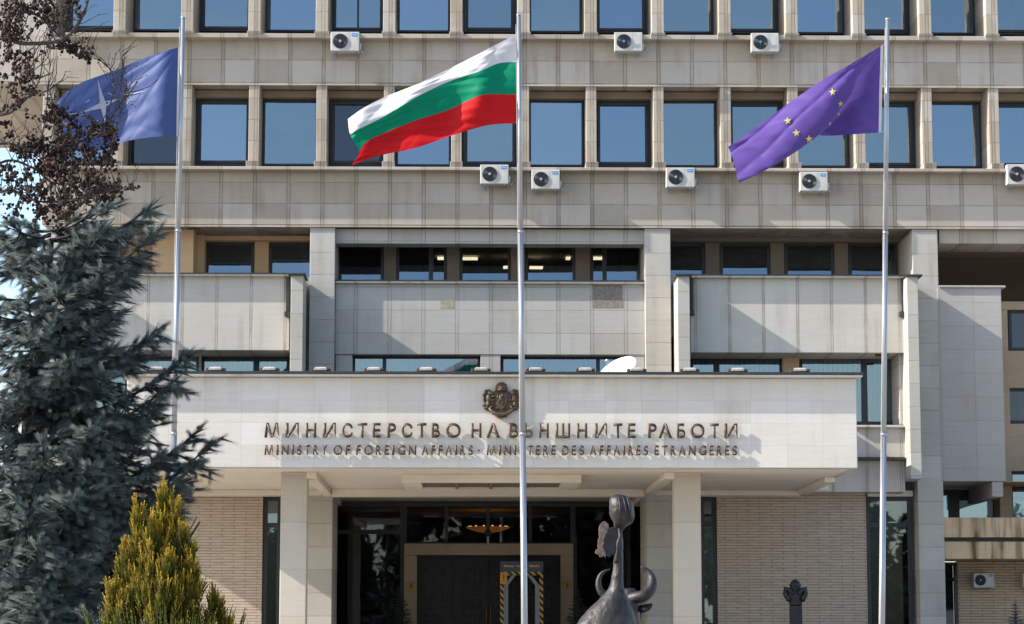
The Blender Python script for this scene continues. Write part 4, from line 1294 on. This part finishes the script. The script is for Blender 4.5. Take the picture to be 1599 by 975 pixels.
# ribs of the turned hair on the head and the twisted locks at the neck
mb = MB()
for (x0_, x1_) in ((966, 972), (973, 983), (979, 989)):
    mb.tube([SP(x0_, 776, -.16), SP((x0_ + x1_) / 2, 796, -.185), SP(x1_ - 3, 815, -.12)], [.008, .016, .008], 6)
mb.tube([SP(967, 826, -.03), SP(969, 838, -.06), SP(966, 848, -.06), SP(964, 858, -.05), SP(963, 872, -.05), SP(961, 880, -.04)], [.03, .028, .038, .02, .03, .018], 8)
mb.build("hair_lock", M['statue'], stt, True, smooth=True)
# torn plate standing away from the neck
def spl(pts, m=5):
    Q = [np.array(p) for p in pts]; n = len(Q); out = []
    for k in range(n - 1):
        for q in range(m): out.append(Vector(cr1(Q[max(0, k - 1)], Q[k], Q[k + 1], Q[min(n - 1, k + 2)], q / m)))
    return out + [Vector(Q[-1])]
def splr(r, m=5): return [r[k] + (r[k + 1] - r[k]) * q / m for k in range(len(r) - 1) for q in range(m)] + [r[-1]]
def plate(name, pts, d0, d1, mat):
    rj = random.Random(len(pts)); out = []
    for k, (x, y) in enumerate(pts):
        x2, y2 = pts[(k + 1) % len(pts)]
        for q in range(3):
            f = q / 3; out.append((x + (x2 - x) * f + rj.uniform(-.9, .9), y + (y2 - y) * f + rj.uniform(-.9, .9)))
    mb = MB(); mb.prism([(SP(x, y).x, SP(x, y).z) for x, y in out], YT + d0, YT + d1); return mb.build(name, mat, stt, True, bevel=.006, seg=1)
plate("torn_plate", [(934, 823), (938, 817), (943, 815.5), (948.5, 820), (949.5, 827), (945, 834), (942, 843), (940, 852), (942, 860), (944, 868), (944, 872), (941, 869), (937, 871), (933, 868), (929, 866), (929, 861.5), (933, 858), (932, 850), (934, 842), (934, 833)], -.22, -.15, M['flake'])
plate("inner_plate", [(949, 826), (956, 823), (963, 826), (966, 836), (964, 852), (959, 864), (952, 870), (945, 868), (941, 856), (941, 844), (945, 834)], -.06, .0, M['statue2'])
# bull behind
D = .55
mb = MB()
mb.rings(loft([(976, 990, 919, .8, D), (972, 994, 922, .9, D), (968, 998, 932, 1, D), (966, 1000, 945, 1.2, D), (968, 999, 960, 1.4, D), (962, 1003, 985, 1.8, D + .2), (948, 1012, 1015, 2.0, D + .6), (944, 1016, 1060, 2.0, D + .7), (950, 1010, 1110, 1.8, D + .7)], 22, 5, .02))
mb.build("bull_body", M['statue'], stt, True, smooth=True)
mb = MB(); mb.tube(spl([SP(976, 936, D), SP(990, 934, D - .1), SP(1004, 931, D - .15), SP(1013, 924, D - .12), SP(1018.5, 914, D - .08), SP(1018, 903, D - .02), SP(1012, 893, D), SP(1004, 887, D), SP(1000.5, 885.5, D)]),
                   splr([.075, .085, .085, .082, .072, .058, .042, .026, .008]), 16); mb.build("horn", M['statue'], stt, True, smooth=True)
mb = MB(); mb.tube(spl([SP(962, 935, D), SP(948, 930, D), SP(940, 926, D), SP(935.5, 918, D), SP(934.5, 908, D), SP(938, 898, D), SP(945, 892, D), SP(953.5, 889, D)]),
                   splr([.05, .052, .05, .045, .038, .03, .02, .006]), 16); mb.build("horn", M['statue'], stt, True, smooth=True)
mb = MB(); mb.tube(spl([SP(996, 948, D - .05), SP(1003, 951, D - .1), SP(1012, 948, D - .12), SP(1018, 943, D - .1)]), splr([.035, .06, .055, .012]), 12, flat=.5); mb.build("ear", M['statue2'], stt, True, smooth=True)
zb = SP(950, 1150).z
mb = MB(); mb.box(base.x - 1.0, base.x + 1.0, YT - .8, YT + 1.6, 0.003, max(.35, zb + .02)); pl = mb.build("statue_plinth", M['block'], bevel=.02)
tag(pl, "low pale stone plinth under the bronze bull sculpture", "plinth")

# bust on a stele
YU = 60.0
TB = TER
def UP(px, py): return W(px, py, YU)
ub = UP(1241, 975)
bs = thing("bust_statue", (ub.x, YU, TER), "black bronze bust of a broad shouldered figure on a slim stele before right brick wall", "statue")
KU = YU / FPX * 1.012
def uloft(secs, n=18):
    rg = []
    for (l, r, y, df, dy) in secs:
        c = UP((l + r) / 2, y); a = (r - l) / 2 * KU
        rg.append([(c.x + a * math.cos(2 * math.pi * q / n), c.y + dy + a * df * math.sin(2 * math.pi * q / n), c.z) for q in range(n)])
    return rg
mb = MB(); mb.rings(uloft([(1239, 1244, 905.5, 1, 0), (1235.5, 1247.5, 908, 1, 0), (1234, 1249.5, 912, 1.05, 0), (1234.3, 1249.3, 916, 1, 0), (1235.5, 1247.5, 920, .9, 0), (1231, 1252, 922.5, .6, 0), (1227, 1256, 925, .55, 0),
                           (1226, 1257, 930, .55, 0), (1228, 1255.5, 935, .55, 0), (1231, 1253.5, 940, .55, 0), (1233, 1252, 944, .6, 0), (1233.5, 1251.6, 946, .6, 0)])); mb.build("torso", M['statue2'], bs, True, smooth=True)
for s in (-1, 1):
    mb = MB(); mb.tube([UP(1241.5 + s * 11, 938) + Vector((0, -.15, 0)), UP(1241.5 + s * 15.5, 927) + Vector((0, -.05, 0)), UP(1241.5 + s * 14.5, 919.5) + Vector((0, -.03, 0)), UP(1241.5 + s * 9, 921) + Vector((0, -.1, 0)), UP(1241.5 + s * 5, 928) + Vector((0, -.18, 0))],
                       [.055, .07, .068, .055, .04], 10); mb.build("arm", M['statue2'], bs, True, smooth=True)
c = UP(1241.7, 914)
mb = MB(); mb.ball((c.x, c.y - .12, c.z - .01), (.022, .04, .04), 8, 6)
for s in (-1, 1): mb.ball((c.x + s * .045, c.y - .112, c.z + .015), .016, 8, 6); mb.ball((c.x + s * .12, c.y, c.z), (.018, .03, .045), 8, 6)
mb.box(c.x - .035, c.x + .035, c.y - .118, c.y - .09, c.z - .075, c.z - .062)
mb.build("face", M['statue2'], bs, True, smooth=True)
mb = MB(); a = UP(1233.5, 950).x; b = UP(1251.8, 950).x; zt_ = UP(1241, 946).z
mb.hexa([(a, YU - .14, TER), (b, YU - .14, TER), (b, YU + .14, TER), (a, YU + .14, TER), (a, YU - .12, zt_), (b, YU - .12, zt_), (b, YU + .12, zt_), (a, YU + .12, zt_)])
mb.build("stele", M['statue2'], bs, True, bevel=.02)

# ------------------------------------------------------------------ vegetation
def unit(a): return a / np.maximum(np.linalg.norm(a, axis=1, keepdims=True), 1e-9)


def needles(name, mat, P, D, L, nper, nlen, nwid, core, parent, tint, fwd=.55, flatv=None, world=True, blunt=False):
    """shoots (start, direction, length) clothed with needles, one mesh"""
    n = len(P); D = unit(D)
    ref = np.tile([0, 0, 1.0], (n, 1)); ref[np.abs(D[:, 2]) > .9] = [1, 0, 0]
    U = unit(np.cross(D, ref)); V = np.cross(U, D)
    j = np.arange(nper)
    t = (j[None, :] + NR.random((n, nper))) / nper
    ang = j[None, :] * 2.39996 + NR.random((n, 1)) * 6.28
    R = U[:, None, :] * np.cos(ang)[..., None] + V[:, None, :] * np.sin(ang)[..., None]
    if flatv is not None:
        R = U[:, None, :] * np.where(j % 2 == 0, 1.0, -1.0)[None, :, None] + V[:, None, :] * (NR.random((n, nper, 1)) - .5) * flatv
    T = np.cross(np.broadcast_to(D[:, None, :], R.shape), R)
    B0 = P[:, None, :] + D[:, None, :] * (L[:, None] * t)[..., None] + R * core * .6
    dr = D[:, None, :] * fwd + R * (1 - t * (.1 if blunt else .35))[..., None]
    dr /= np.linalg.norm(dr, axis=2, keepdims=True)
    ln = nlen * (.75 + .5 * NR.random((n, nper))) * (1 - (.12 if blunt else .35) * t)
    a = B0 + T * nwid / 2; b = B0 - T * nwid / 2; c = B0 + dr * ln[..., None]
    nv = np.stack([a, b, c], 2).reshape(-1, 3)
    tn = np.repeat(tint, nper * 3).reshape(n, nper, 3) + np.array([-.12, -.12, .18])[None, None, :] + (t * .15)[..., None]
    # core: three sided spike
    k3 = np.arange(3) * 2.0944
    ring = P[:, None, :] + (U[:, None, :] * np.cos(k3)[None, :, None] + V[:, None, :] * np.sin(k3)[None, :, None]) * core
    tip = P + D * (L * (.9 if blunt else 1.0))[:, None]
    cv = np.concatenate([ring, tip[:, None, :]], 1).reshape(-1, 3)
    o0 = len(nv)
    nf = np.arange(len(nv)).reshape(-1, 3)
    cb = o0 + np.arange(n)[:, None] * 4
    cf = np.concatenate([np.concatenate([cb, cb + 1, cb + 3], 1), np.concatenate([cb + 1, cb + 2, cb + 3], 1), np.concatenate([cb + 2, cb, cb + 3], 1)], 0)
    vv = np.concatenate([nv, cv]).astype(np.float32); ff = np.concatenate([nf, cf]).astype(np.int32)
    tt = np.concatenate([tn.reshape(-1), np.repeat(tint - .15, 4)]).clip(0, 1).astype(np.float32)
    return tris(name, mat, vv, ff, tt, parent, world)


def tris(name, mat, vv, ff, tt, parent, world=True):
    me = bpy.data.meshes.new(name)
    me.vertices.add(len(vv)); me.vertices.foreach_set("co", vv.ravel())
    me.loops.add(ff.size); me.loops.foreach_set("vertex_index", ff.ravel())
    me.polygons.add(len(ff)); me.polygons.foreach_set("loop_start", np.arange(0, ff.size, 3, dtype=np.int32))
    me.update(calc_edges=True)
    at = me.attributes.new("tint", 'FLOAT', 'POINT'); at.data.foreach_set("value", tt)
    return link(name, me, mat, parent, world)


def bough(base, tip, sag, lift, shoots, tubes, dens=1.0, wid=.5, sub=.115, rs=None):
    """one branch of a spruce: axis with side twigs, each clothed in stubby shoots"""
    rs = rs or rnd
    base, tip = Vector(base), Vector(tip); ax_ = tip - base; L = ax_.length
    side = ax_.cross(Vector((0, 0, 1))).normalized()
    def pt(t): return base + ax_ * t + Vector((0, 0, -sag * L * math.sin(math.pi * t) + lift * L * max(0, t - .6) ** 2 * 4 - lift * L * .64 * t))
    pts = [pt(k / 8) for k in range(9)]
    tubes.append((pts, [max(.006, .022 * L * .6 * (1 - k / 8) + .006) for k in range(9)]))
    n = int(L / sub * dens)
    for k in range(n):
        t = .10 + .88 * (k + rs.random()) / n
        p = pt(t); d = (pt(min(1, t + .03)) - pt(t - .03)).normalized()
        for s in (-1, 1):
            if rs.random() < .08: continue
            ln = (wid * L * (1 - t) ** .8 * .75 + .16) * rs.uniform(.6, 1.2)
            sd = (d * rs.uniform(.6, 1.0) + side * s * rs.uniform(.5, 1.0) + Vector((0, 0, rs.uniform(-.85, .05)))).normalized()
            m = max(1, int(ln / .13))
            q = p.copy()
            for e in range(m):
                f = (e + 1) / m
                sd = (sd + Vector((0, 0, -.10 + .16 * f)) + Vector((rs.uniform(-.1, .1), rs.uniform(-.1, .1), 0))).normalized()
                st_ = ln / m
                shoots.append((q.copy(), sd.copy(), st_ * 1.1, t * .5 + f * .2))
                for s2 in (-1, 1):
                    for rep_ in range(2):
                        if rs.random() < .28: continue
                        o2 = sd.cross(Vector((0, 0, 1))).normalized() * s2
                        dd = (sd * rs.uniform(.5, .9) + o2 * .7 + Vector((0, 0, rs.uniform(-.7, .15)))).normalized()
                        shoots.append((q + sd * st_ * rs.random(), dd, rs.uniform(.11, .2), t * .5 + f * .45))
                q = q + sd * st_
            shoots.append((q - sd * .03, sd.copy(), rs.uniform(.12, .2), .45 + t * .5))
        if rs.random() < .55: shoots.append((p.copy(), (d * .5 + Vector((rs.uniform(-.3, .3), rs.uniform(-.3, .3), rs.uniform(-1, .5)))).normalized(), rs.uniform(.1, .18), t * .6))
    d = (pt(1) - pt(.95)).normalized()
    shoots.append((pt(.93), d, .24, .9)); shoots.append((pt(.8), d, .22, .8))
    for s in (-1, 1): shoots.append((pt(.93), (d + side * s * .6 + Vector((0, 0, .15))).normalized(), .17, .9)); shoots.append((pt(.86), (d + side * s * .8).normalized(), .17, .9))


def conifer(name, root, shoots, tubes, mat, nper, nlen, nwid, core):
    P = np.array([tuple(s[0]) for s in shoots]); D_ = np.array([tuple(s[1]) for s in shoots]); L = np.array([s[2] for s in shoots])
    tint = (-.02 + .62 * np.array([s[3] for s in shoots]) + .14 * NR.standard_normal(len(P))).clip(0, .95)  # young tips paler, with their light and the inner shade put into the tint
    needles("crown", mat, P, D_, L, nper, nlen, nwid, core, root, tint, fwd=.28, blunt=True)
    mb = MB()
    for pts, rr in tubes: mb.tube(pts, rr, 6)
    mb.build("branch", M['bark'], root, True, smooth=True)


# --- the blue spruce at left
SY = 25.0
tb = W(35, 900, SY); tx_ = tb.x
spr = thing("spruce_tree", (tx_, SY, 0), "large blue spruce with drooping boughs filling the left side", "tree")
ztop = W(110, 330, SY).z
mb = MB(); mb.tube([(tx_, SY, 0), (tx_ + .03, SY, 2.5), (tx_ + .1, SY + .05, 4.5), (tx_ + .2, SY, ztop - .3)], [.24, .18, .11, .03], 12); mb.build("trunk", M['bark'], spr, True, smooth=True)
shoots, tubes = [], []
def tr(z): return Vector((tx_ + .045 * max(0, z - 1.5), SY, z))
rs = random.Random(21)
tips = [(256, 318, .0), (262, 364, -.15), (230, 340, .4), (236, 402, .25), (214, 436, -.25), (202, 490, .0), (266, 512, -.2), (240, 535, .3), (313, 548, .0), (296, 588, -.35), (276, 612, .3), (326, 674, .0), (346, 692, -.25),
        (318, 730, -.5), (300, 752, .2), (262, 640, -.5), (236, 700, .4), (290, 800, 0), (255, 860, .2), (240, 920, -.4), (275, 700, -.7),
        (15, 348, -.4), (-20, 352, .3), (25, 400, .5), (40, 352, -.2), (0, 368, .3), (65, 400, -.7), (-50, 440, -.2), (45, 520, -1.2), (-20, 530, -.8), (85, 500, -1.1), (-10, 640, -1.1), (110, 620, .4), (20, 740, -1.7), (60, 840, -2.1), (-10, 850, -1.6), (150, 720, -1.5), (60, 920, -2.3), (140, 960, -2), (0, 950, -1.9), (180, 540, -.5), (150, 322, .2), (190, 312, -.2), (110, 345, .3), (170, 352, -.6), (120, 385, -.5), (60, 372, .1), (20, 392, -.2), (-40, 400, .2), (160, 430, -.8), (95, 450, -1.0), (40, 470, -.9), (-30, 480, -.3),
        (150, 510, -.7), (170, 590, -1.0), (110, 560, -1.3), (30, 590, -1.3), (-50, 570, -.4), (210, 640, -.9), (150, 660, -1.4), (70, 680, -1.7), (0, 690, -1.3), (-70, 680, -.3), (200, 740, -1.0), (120, 770, -1.8), (40, 790, -2.0),
        (-30, 800, -1.2), (190, 830, -1.2), (110, 870, -2.0), (20, 890, -2.1), (-60, 900, -1), (170, 930, -1.5), (80, 960, -2.2), (220, 980, -.9), (-100, 780, 0), (-120, 620, .2)]
for (px, py, dy) in tips:
    tp = W(px - (16 if px > 180 else 0), py, SY + dy)
    L = math.hypot(tp.x - tx_, dy)
    up = rs.uniform(.28, .46) if px > 180 else rs.uniform(.05, .3)
    zb_ = min(tp.z - up * L, ztop - .2)
    bough(tr(zb_), tp, .13, .02, shoots, tubes, 1.15, .38, rs=rs)
for k in range(6):                                   # short boughs towards the square fill the crown
    z = rs.uniform(1.4, ztop - .7); a = rs.uniform(-math.pi + .2, -.2); L = rs.uniform(.6, 1.0) * (.75 + (ztop - z) * .2)
    bough(tr(z), tr(z) + Vector((math.cos(a) * L, math.sin(a) * L, .05 * L + rs.uniform(-.1, .1))), .08, .05, shoots, tubes, 1.0, .5, rs=rs)
for k in range(26):                                   # boughs on the far side
    z = rs.uniform(.6, ztop - .9); a = rs.uniform(.15, math.pi - .15); L = rs.uniform(.9, 1.2) * (.8 + (ztop - z) * .28)
    bough(tr(z), tr(z) + Vector((math.cos(a) * L * .8, math.sin(a) * L, -.15 * L)), .05, .1, shoots, tubes, .7, .4, rs=rs)
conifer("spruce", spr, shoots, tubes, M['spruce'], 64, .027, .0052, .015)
N_SPR = len(shoots)

# --- small firs by the doors and at right edge
def small_fir(x, y, z, h, rad, label, pot, seed, mat='fir'):
    rs = random.Random(seed)
    r = thing("fir_tree", (x, y, z), label, "fir tree", "small fir trees by the walls")
    mb = MB(); mb.tube([(x, y, z), (x, y, z + h)], [.03, .006], 8); mb.build("trunk", M['bark'], r, True)
    sh, tu = [], []
    n = int(h / .09)
    for k in range(n):
        f = k / n; zz = z + .12 * h + f * h * .86
        for q in range(6):
            a = k * 1.1 + q * 1.047 + rs.uniform(-.2, .2); L = rad * (1 - f) ** .85 * rs.uniform(.75, 1.1) + .03
            dv = Vector((math.cos(a), math.sin(a), rs.uniform(.1, .35)))
            m = max(1, int(L / .09)); p = Vector((x, y, zz))
            for e in range(m):
                sh.append((p.copy(), dv.normalized(), L / m * 1.2))
                for s in (-1, 1):
                    o2 = dv.cross(Vector((0, 0, 1))).normalized() * s
                    sh.append((p.copy(), (dv + o2 * .8).normalized(), min(.12, L * .4)))
                p = p + dv.normalized() * (L / m)
    sh.append((Vector((x, y, z + h - .12)), Vector((0, 0, 1)), .18))
    P = np.array([tuple(s[0]) for s in sh]); D_ = np.array([tuple(s[1]) for s in sh]); L = np.array([s[2] for s in sh])
    needles("crown", M[mat], P, D_, L, 16, .03, .012, .010, r, (.4 + .25 * NR.standard_normal(len(P))).clip(0, 1))
    if pot:
        mb = MB(); mb.lathe([(.16, 0), (.22, .34), (.24, .36), (.24, .40), (.2, .40), (.19, .37)], (x, y, z), 18); mb.build("pot", M['pot'], r, True)
    return r
YFr = YE - 1.6
a = W(622, 985, YFr); small_fir(a.x, YFr, TER, WZ(912, YFr) - TER, .62, "small dark fir left of the entrance doors", True, 3)
a = W(903, 985, YFr); small_fir(a.x, YFr, TER, WZ(918, YFr) - TER, .6, "small dark fir right of the entrance doors, beside the sculpture", True, 4)
YFq = 62.0
a = W(1586, 975, YFq); small_fir(a.x, YFq, 0, WZ(937, YFq), .75, "pointed fir tip at bottom right corner before the brick wall", False, 5, 'spruce')

# --- golden thuja
TY = 20.0
tb = W(262, 975, TY)
thj = thing("thuja_shrub", (tb.x, TY, 0), "golden green thuja with pointed top in front of the spruce", "shrub")
PT, DT, LT, TT = [], [], [], []
rs = random.Random(5)
spires = [(258, 742, 258, 975, 50, 1.0, 0), (214, 772, 224, 960, 30, .7, -.12), (196, 838, 206, 980, 34, .7, -.1), (176, 905, 190, 1010, 30, .6, -.2), (336, 905, 330, 1030, 26, .6, -.1), (290, 812, 284, 980, 34, .8, -.12),
          (300, 868, 294, 1000, 34, .7, -.25), (262, 850, 262, 1010, 48, .9, -.32), (356, 962, 348, 1030, 20, .5, -.1), (236, 800, 240, 960, 34, .8, -.22), (276, 775, 270, 950, 26, .6, -.05)]
def plume(b, d, h, r, n, gold):
    for k in range(n):
        f = rs.random(); a = rs.uniform(0, 2 * math.pi); q = r * (1 - f) ** .7 * rs.random() ** .5
        PT.append((b.x + d.x * h * f * .85 + q * math.cos(a), b.y + d.y * h * f * .85 + q * math.sin(a), b.z + d.z * h * f * .85))
        DT.append((d.x + math.cos(a) * .5 * rs.random(), d.y + math.sin(a) * .5 * rs.random(), d.z)); LT.append(rs.uniform(.045, .095))
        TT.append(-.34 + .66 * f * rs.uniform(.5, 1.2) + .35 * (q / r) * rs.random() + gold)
    PT.append((b.x + d.x * h * .8, b.y + d.y * h * .8, b.z + d.z * h * .8)); DT.append(tuple(d)); LT.append(.1); TT.append(.7 + gold)
for (tx1, ty1, bx1, by1, wpx, wt_, dy) in spires:
    top, bot = W(tx1, ty1 + 13, TY + dy), W(bx1, by1, TY + dy)
    H_ = top.z - bot.z; Rm = .75 * wpx * TY / FPX
    for k in range(int(105 * wt_ * (H_ * Rm / .3) ** .8) + 12):
        f = rs.random() ** 1.15
        r_ = Rm * (1 - f) ** .85 * rs.uniform(.45, 1.08); a = rs.uniform(0, 2 * math.pi)
        c = bot.lerp(top, f * .86)
        b = Vector((c.x + r_ * math.cos(a), c.y + r_ * math.sin(a), c.z - .06))
        d = Vector((math.cos(a) * rs.uniform(0, .34), math.sin(a) * rs.uniform(0, .34), 1)).normalized()
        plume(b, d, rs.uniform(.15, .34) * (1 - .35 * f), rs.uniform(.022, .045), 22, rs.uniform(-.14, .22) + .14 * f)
    plume(top - Vector((0, 0, .22)), Vector((rs.uniform(-.08, .08), 0, 1)).normalized(), .24, .028, 26, .2)
# lower hidden body
for k in range(2200):
    a = rs.uniform(0, 2 * math.pi); z = rs.uniform(.15, tb.z); r_ = (.55 + .1 * math.sin(a * 4)) * (.5 + .5 * rs.random() ** .5)
    PT.append((tb.x + r_ * math.cos(a), TY - .1 + r_ * math.sin(a), z)); DT.append((math.cos(a) * .3, math.sin(a) * .3, 1)); LT.append(rs.uniform(.1, .18)); TT.append(rs.uniform(-.2, .25))
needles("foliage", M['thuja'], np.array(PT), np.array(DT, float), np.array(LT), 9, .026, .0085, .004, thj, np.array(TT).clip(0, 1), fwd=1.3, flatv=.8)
mb = MB(); mb.tube([(tb.x, TY, 0), (tb.x, TY, W(258, 780, TY).z)], [.07, .01], 8)
for k in range(40):
    a = rs.uniform(0, 6.28); z = rs.uniform(.6, 2.4); mb.tube([(tb.x, TY, z), (tb.x + .25 * math.cos(a), TY + .25 * math.sin(a), z + .4)], [.012, .004], 5)
mb.build("stem", M['bark'], thj, True)

# --- tree with dried brown clusters, upper left
DY = 21.0
tb = W(-190, 975, DY)
dt = thing("bare_tree", (tb.x, DY, 0), "bare branched tree with dark dried clusters at upper left", "tree")
limbs = []
def limb(pts, r0, r1, dys=(0, 0)):
    n = len(pts); Q = []
    for k, (x, y) in enumerate(pts):
        Q.append(W(x, y, DY + dys[0] + (dys[1] - dys[0]) * k / (n - 1)))
    out = []
    for k in range(n - 1):
        for s in range(6):
            g_ = lambda i: np.array(Q[max(0, min(n - 1, i))])
            out.append(Vector(cr1(g_(k - 1), g_(k), g_(k + 1), g_(k + 2), s / 6)))
    out.append(Q[-1])
    limbs.append((out, [r0 + (r1 - r0) * k / (len(out) - 1) for k in range(len(out))]))
    return out
limb([(-190, 1010), (-185, 700), (-170, 400), (-150, 150), (-120, -150)], .16, .06)
limb([(-160, 260), (-80, 110), (0, 60), (31, 68), (78, 67), (103, 58), (121, 39), (133, 15), (142, -20)], .024, .010, (0, -.5))
limb([(-170, 400), (-90, 260), (-20, 190), (16, 176), (43, 152), (60, 128), (66, 100)], .018, .005, (0, -.2))
limb([(-170, 420), (-90, 300), (-10, 228), (40, 232), (78, 234), (125, 222), (165, 195), (185, 165), (197, 140)], .018, .004, (0, .1))
limb([(-175, 500), (-90, 380), (0, 300), (60, 315), (120, 312), (165, 300), (208, 291)], .017, .004, (0, -.4))
limb([(-175, 450), (-80, 330), (0, 255), (50, 262), (80, 285), (118, 290), (150, 315)], .016, .004, (0, .3))
limb([(-150, 200), (-60, 60), (10, 20), (60, 25), (95, 60), (120, 85), (136, 92)], .018, .004, (0, .3))
limb([(60, 235), (70, 190), (74, 150), (78, 100), (79, 70)], .007, .002)
limb([(50, 150), (52, 120), (53, 75)], .006, .002)
limb([(172, 187), (186, 150), (191, 110), (191, 80)], .005, .002); limb([(170, 240), (180, 205), (188, 170), (197, 150)], .005, .002)
limb([(80, 215), (86, 185), (82, 165), (78, 135)], .005, .002); limb([(150, 205), (172, 165), (178, 130), (168, 103)], .005, .002)
allp = [p for l, _ in limbs[1:] for p in l[8:]]
CL = []
rs = random.Random(9)
regions = [((60, 12), (72, 26), 34), ((20, 40), (30, 20), 10), ((14, 105), (32, 34), 18), ((116, 66), (24, 26), 12), ((105, 225), (60, 50), 46), ((50, 200), (55, 40), 16), ((112, 262), (72, 34), 34),
           ((40, 265), (58, 40), 22), ((30, 310), (50, 40), 18), ((20, 150), (34, 24), 6), ((160, 215), (30, 30), 8), ((178, 292), (32, 8), 9), ((60, 345), (70, 16), 10), ((105, 318), (45, 18), 14)]
for (cx_, cy_), (rx_, ry_), cnt in regions:
    for k in range(cnt):
        a, q = rs.uniform(0, 6.28), rs.random() ** .5
        tg = W(cx_ + rx_ * q * math.cos(a), cy_ + ry_ * q * math.sin(a), DY + rs.uniform(-.5, .5))
        b0 = min(rs.sample(allp, 40), key=lambda p: (p - tg).length + rs.uniform(0, .1))
        n = 7; pts = []
        off = Vector((rs.uniform(-.05, .05), rs.uniform(-.05, .05), rs.uniform(-.07, .05)))
        for i in range(n):
            f = i / (n - 1); pts.append(b0.lerp(tg, f) + off * math.sin(math.pi * f) + Vector((rs.uniform(-1, 1), rs.uniform(-1, 1), rs.uniform(-1, 1))) * .009)
        limbs.append((pts, [.0055 - .0035 * i / (n - 1) for i in range(n)]))
        for i in range(2, n):
            for c_ in range(rs.choice((1, 2, 3, 3, 5))):
                CL.append((pts[i] + Vector((rs.uniform(-1, 1), rs.uniform(-1, 1), rs.uniform(-1, 1))) * .028, rs.uniform(.007, .021)))
# bare twigs
for k in range(260):
    b0 = rs.choice(allp); L = rs.uniform(.1, .35)
    d = Vector((rs.uniform(-.3, .6), rs.uniform(-.4, .4), rs.uniform(.1, 1))).normalized()
    pts = [b0 + d * L * i / 4 + Vector((rs.uniform(-1, 1), rs.uniform(-1, 1), rs.uniform(-1, 1))) * .008 * i for i in range(5)]
    limbs.append((pts, [.004, .0035, .003, .0025, .0018]))
    for i in range(1, 5):
        if rs.random() < .6: CL.append((pts[i], .006))
mb = MB()
mb.tube(limbs[0][0], limbs[0][1], 12); mb.build("trunk", M['bark'], dt, True, smooth=True)
mb = MB()
for p, r_ in limbs[1:]: mb.tube(p, r_, 5)
mb.build("branch", M['twig'], dt, True, smooth=True)
G_ = (1 + 5 ** .5) / 2
oc = np.array([(-1, G_, 0), (1, G_, 0), (-1, -G_, 0), (1, -G_, 0), (0, -1, G_), (0, 1, G_), (0, -1, -G_), (0, 1, -G_), (G_, 0, -1), (G_, 0, 1), (-G_, 0, -1), (-G_, 0, 1)]) / 1.9
of = np.array([(0, 11, 5), (0, 5, 1), (0, 1, 7), (0, 7, 10), (0, 10, 11), (1, 5, 9), (5, 11, 4), (11, 10, 2), (10, 7, 6), (7, 1, 8), (3, 9, 4), (3, 4, 2), (3, 2, 6), (3, 6, 8), (3, 8, 9), (4, 9, 5), (2, 4, 11), (6, 2, 10), (8, 6, 7), (9, 8, 1)])
C_a = np.array([tuple(c[0]) for c in CL]); R_a = np.array([c[1] for c in CL])
n = len(C_a)
vv = (C_a[:, None, :] + oc[None] * (R_a[:, None, None] * (.6 + .7 * NR.random((n, 12, 1)))) + (NR.random((n, 12, 3)) - .5) * R_a[:, None, None] * .5).reshape(-1, 3).astype(np.float32)
ff = (of[None] + (np.arange(n) * 12)[:, None, None]).reshape(-1, 3).astype(np.int32)
tris("dried_cluster", M['deadleaf'], vv, ff, np.repeat(NR.random(n) ** 2, 12).astype(np.float32), dt)

# --- park trees across the square, behind the viewpoint: what the glass mirrors
n = 64000
cxs = np.linspace(-80, 80, 46) + NR.uniform(-1.5, 1.5, 46); czs = np.where(np.arange(46) % 2 == 0, 3.0, NR.uniform(7.0, 11.0, 46)); rr = NR.uniform(3.0, 4.8, 46)
ci = NR.integers(0, 46, n)
dv = unit(NR.standard_normal((n, 3))) * (NR.random((n, 1)) ** .5)
C3 = np.stack([cxs[ci], -62 + NR.uniform(-3, 3, n), czs[ci]], 1) + dv * rr[ci][:, None] * np.array([1, 1, 1.1])
e1 = unit(NR.standard_normal((n, 3))) * .85; e2 = unit(NR.standard_normal((n, 3))) * .85
vv = np.stack([C3 - e1, C3 + e1 * .8, C3 + e2], 1).reshape(-1, 3).astype(np.float32)
wd = tris("park_wood", M['wood'], vv, np.arange(len(vv), dtype=np.int32).reshape(-1, 3), np.repeat(NR.random(n), 3).astype(np.float32), None)
tag(wd, kind='stuff', label="dark park trees across the square mirrored in the glass", cat="wood")
print("shoots", N_SPR, "clusters", len(CL))
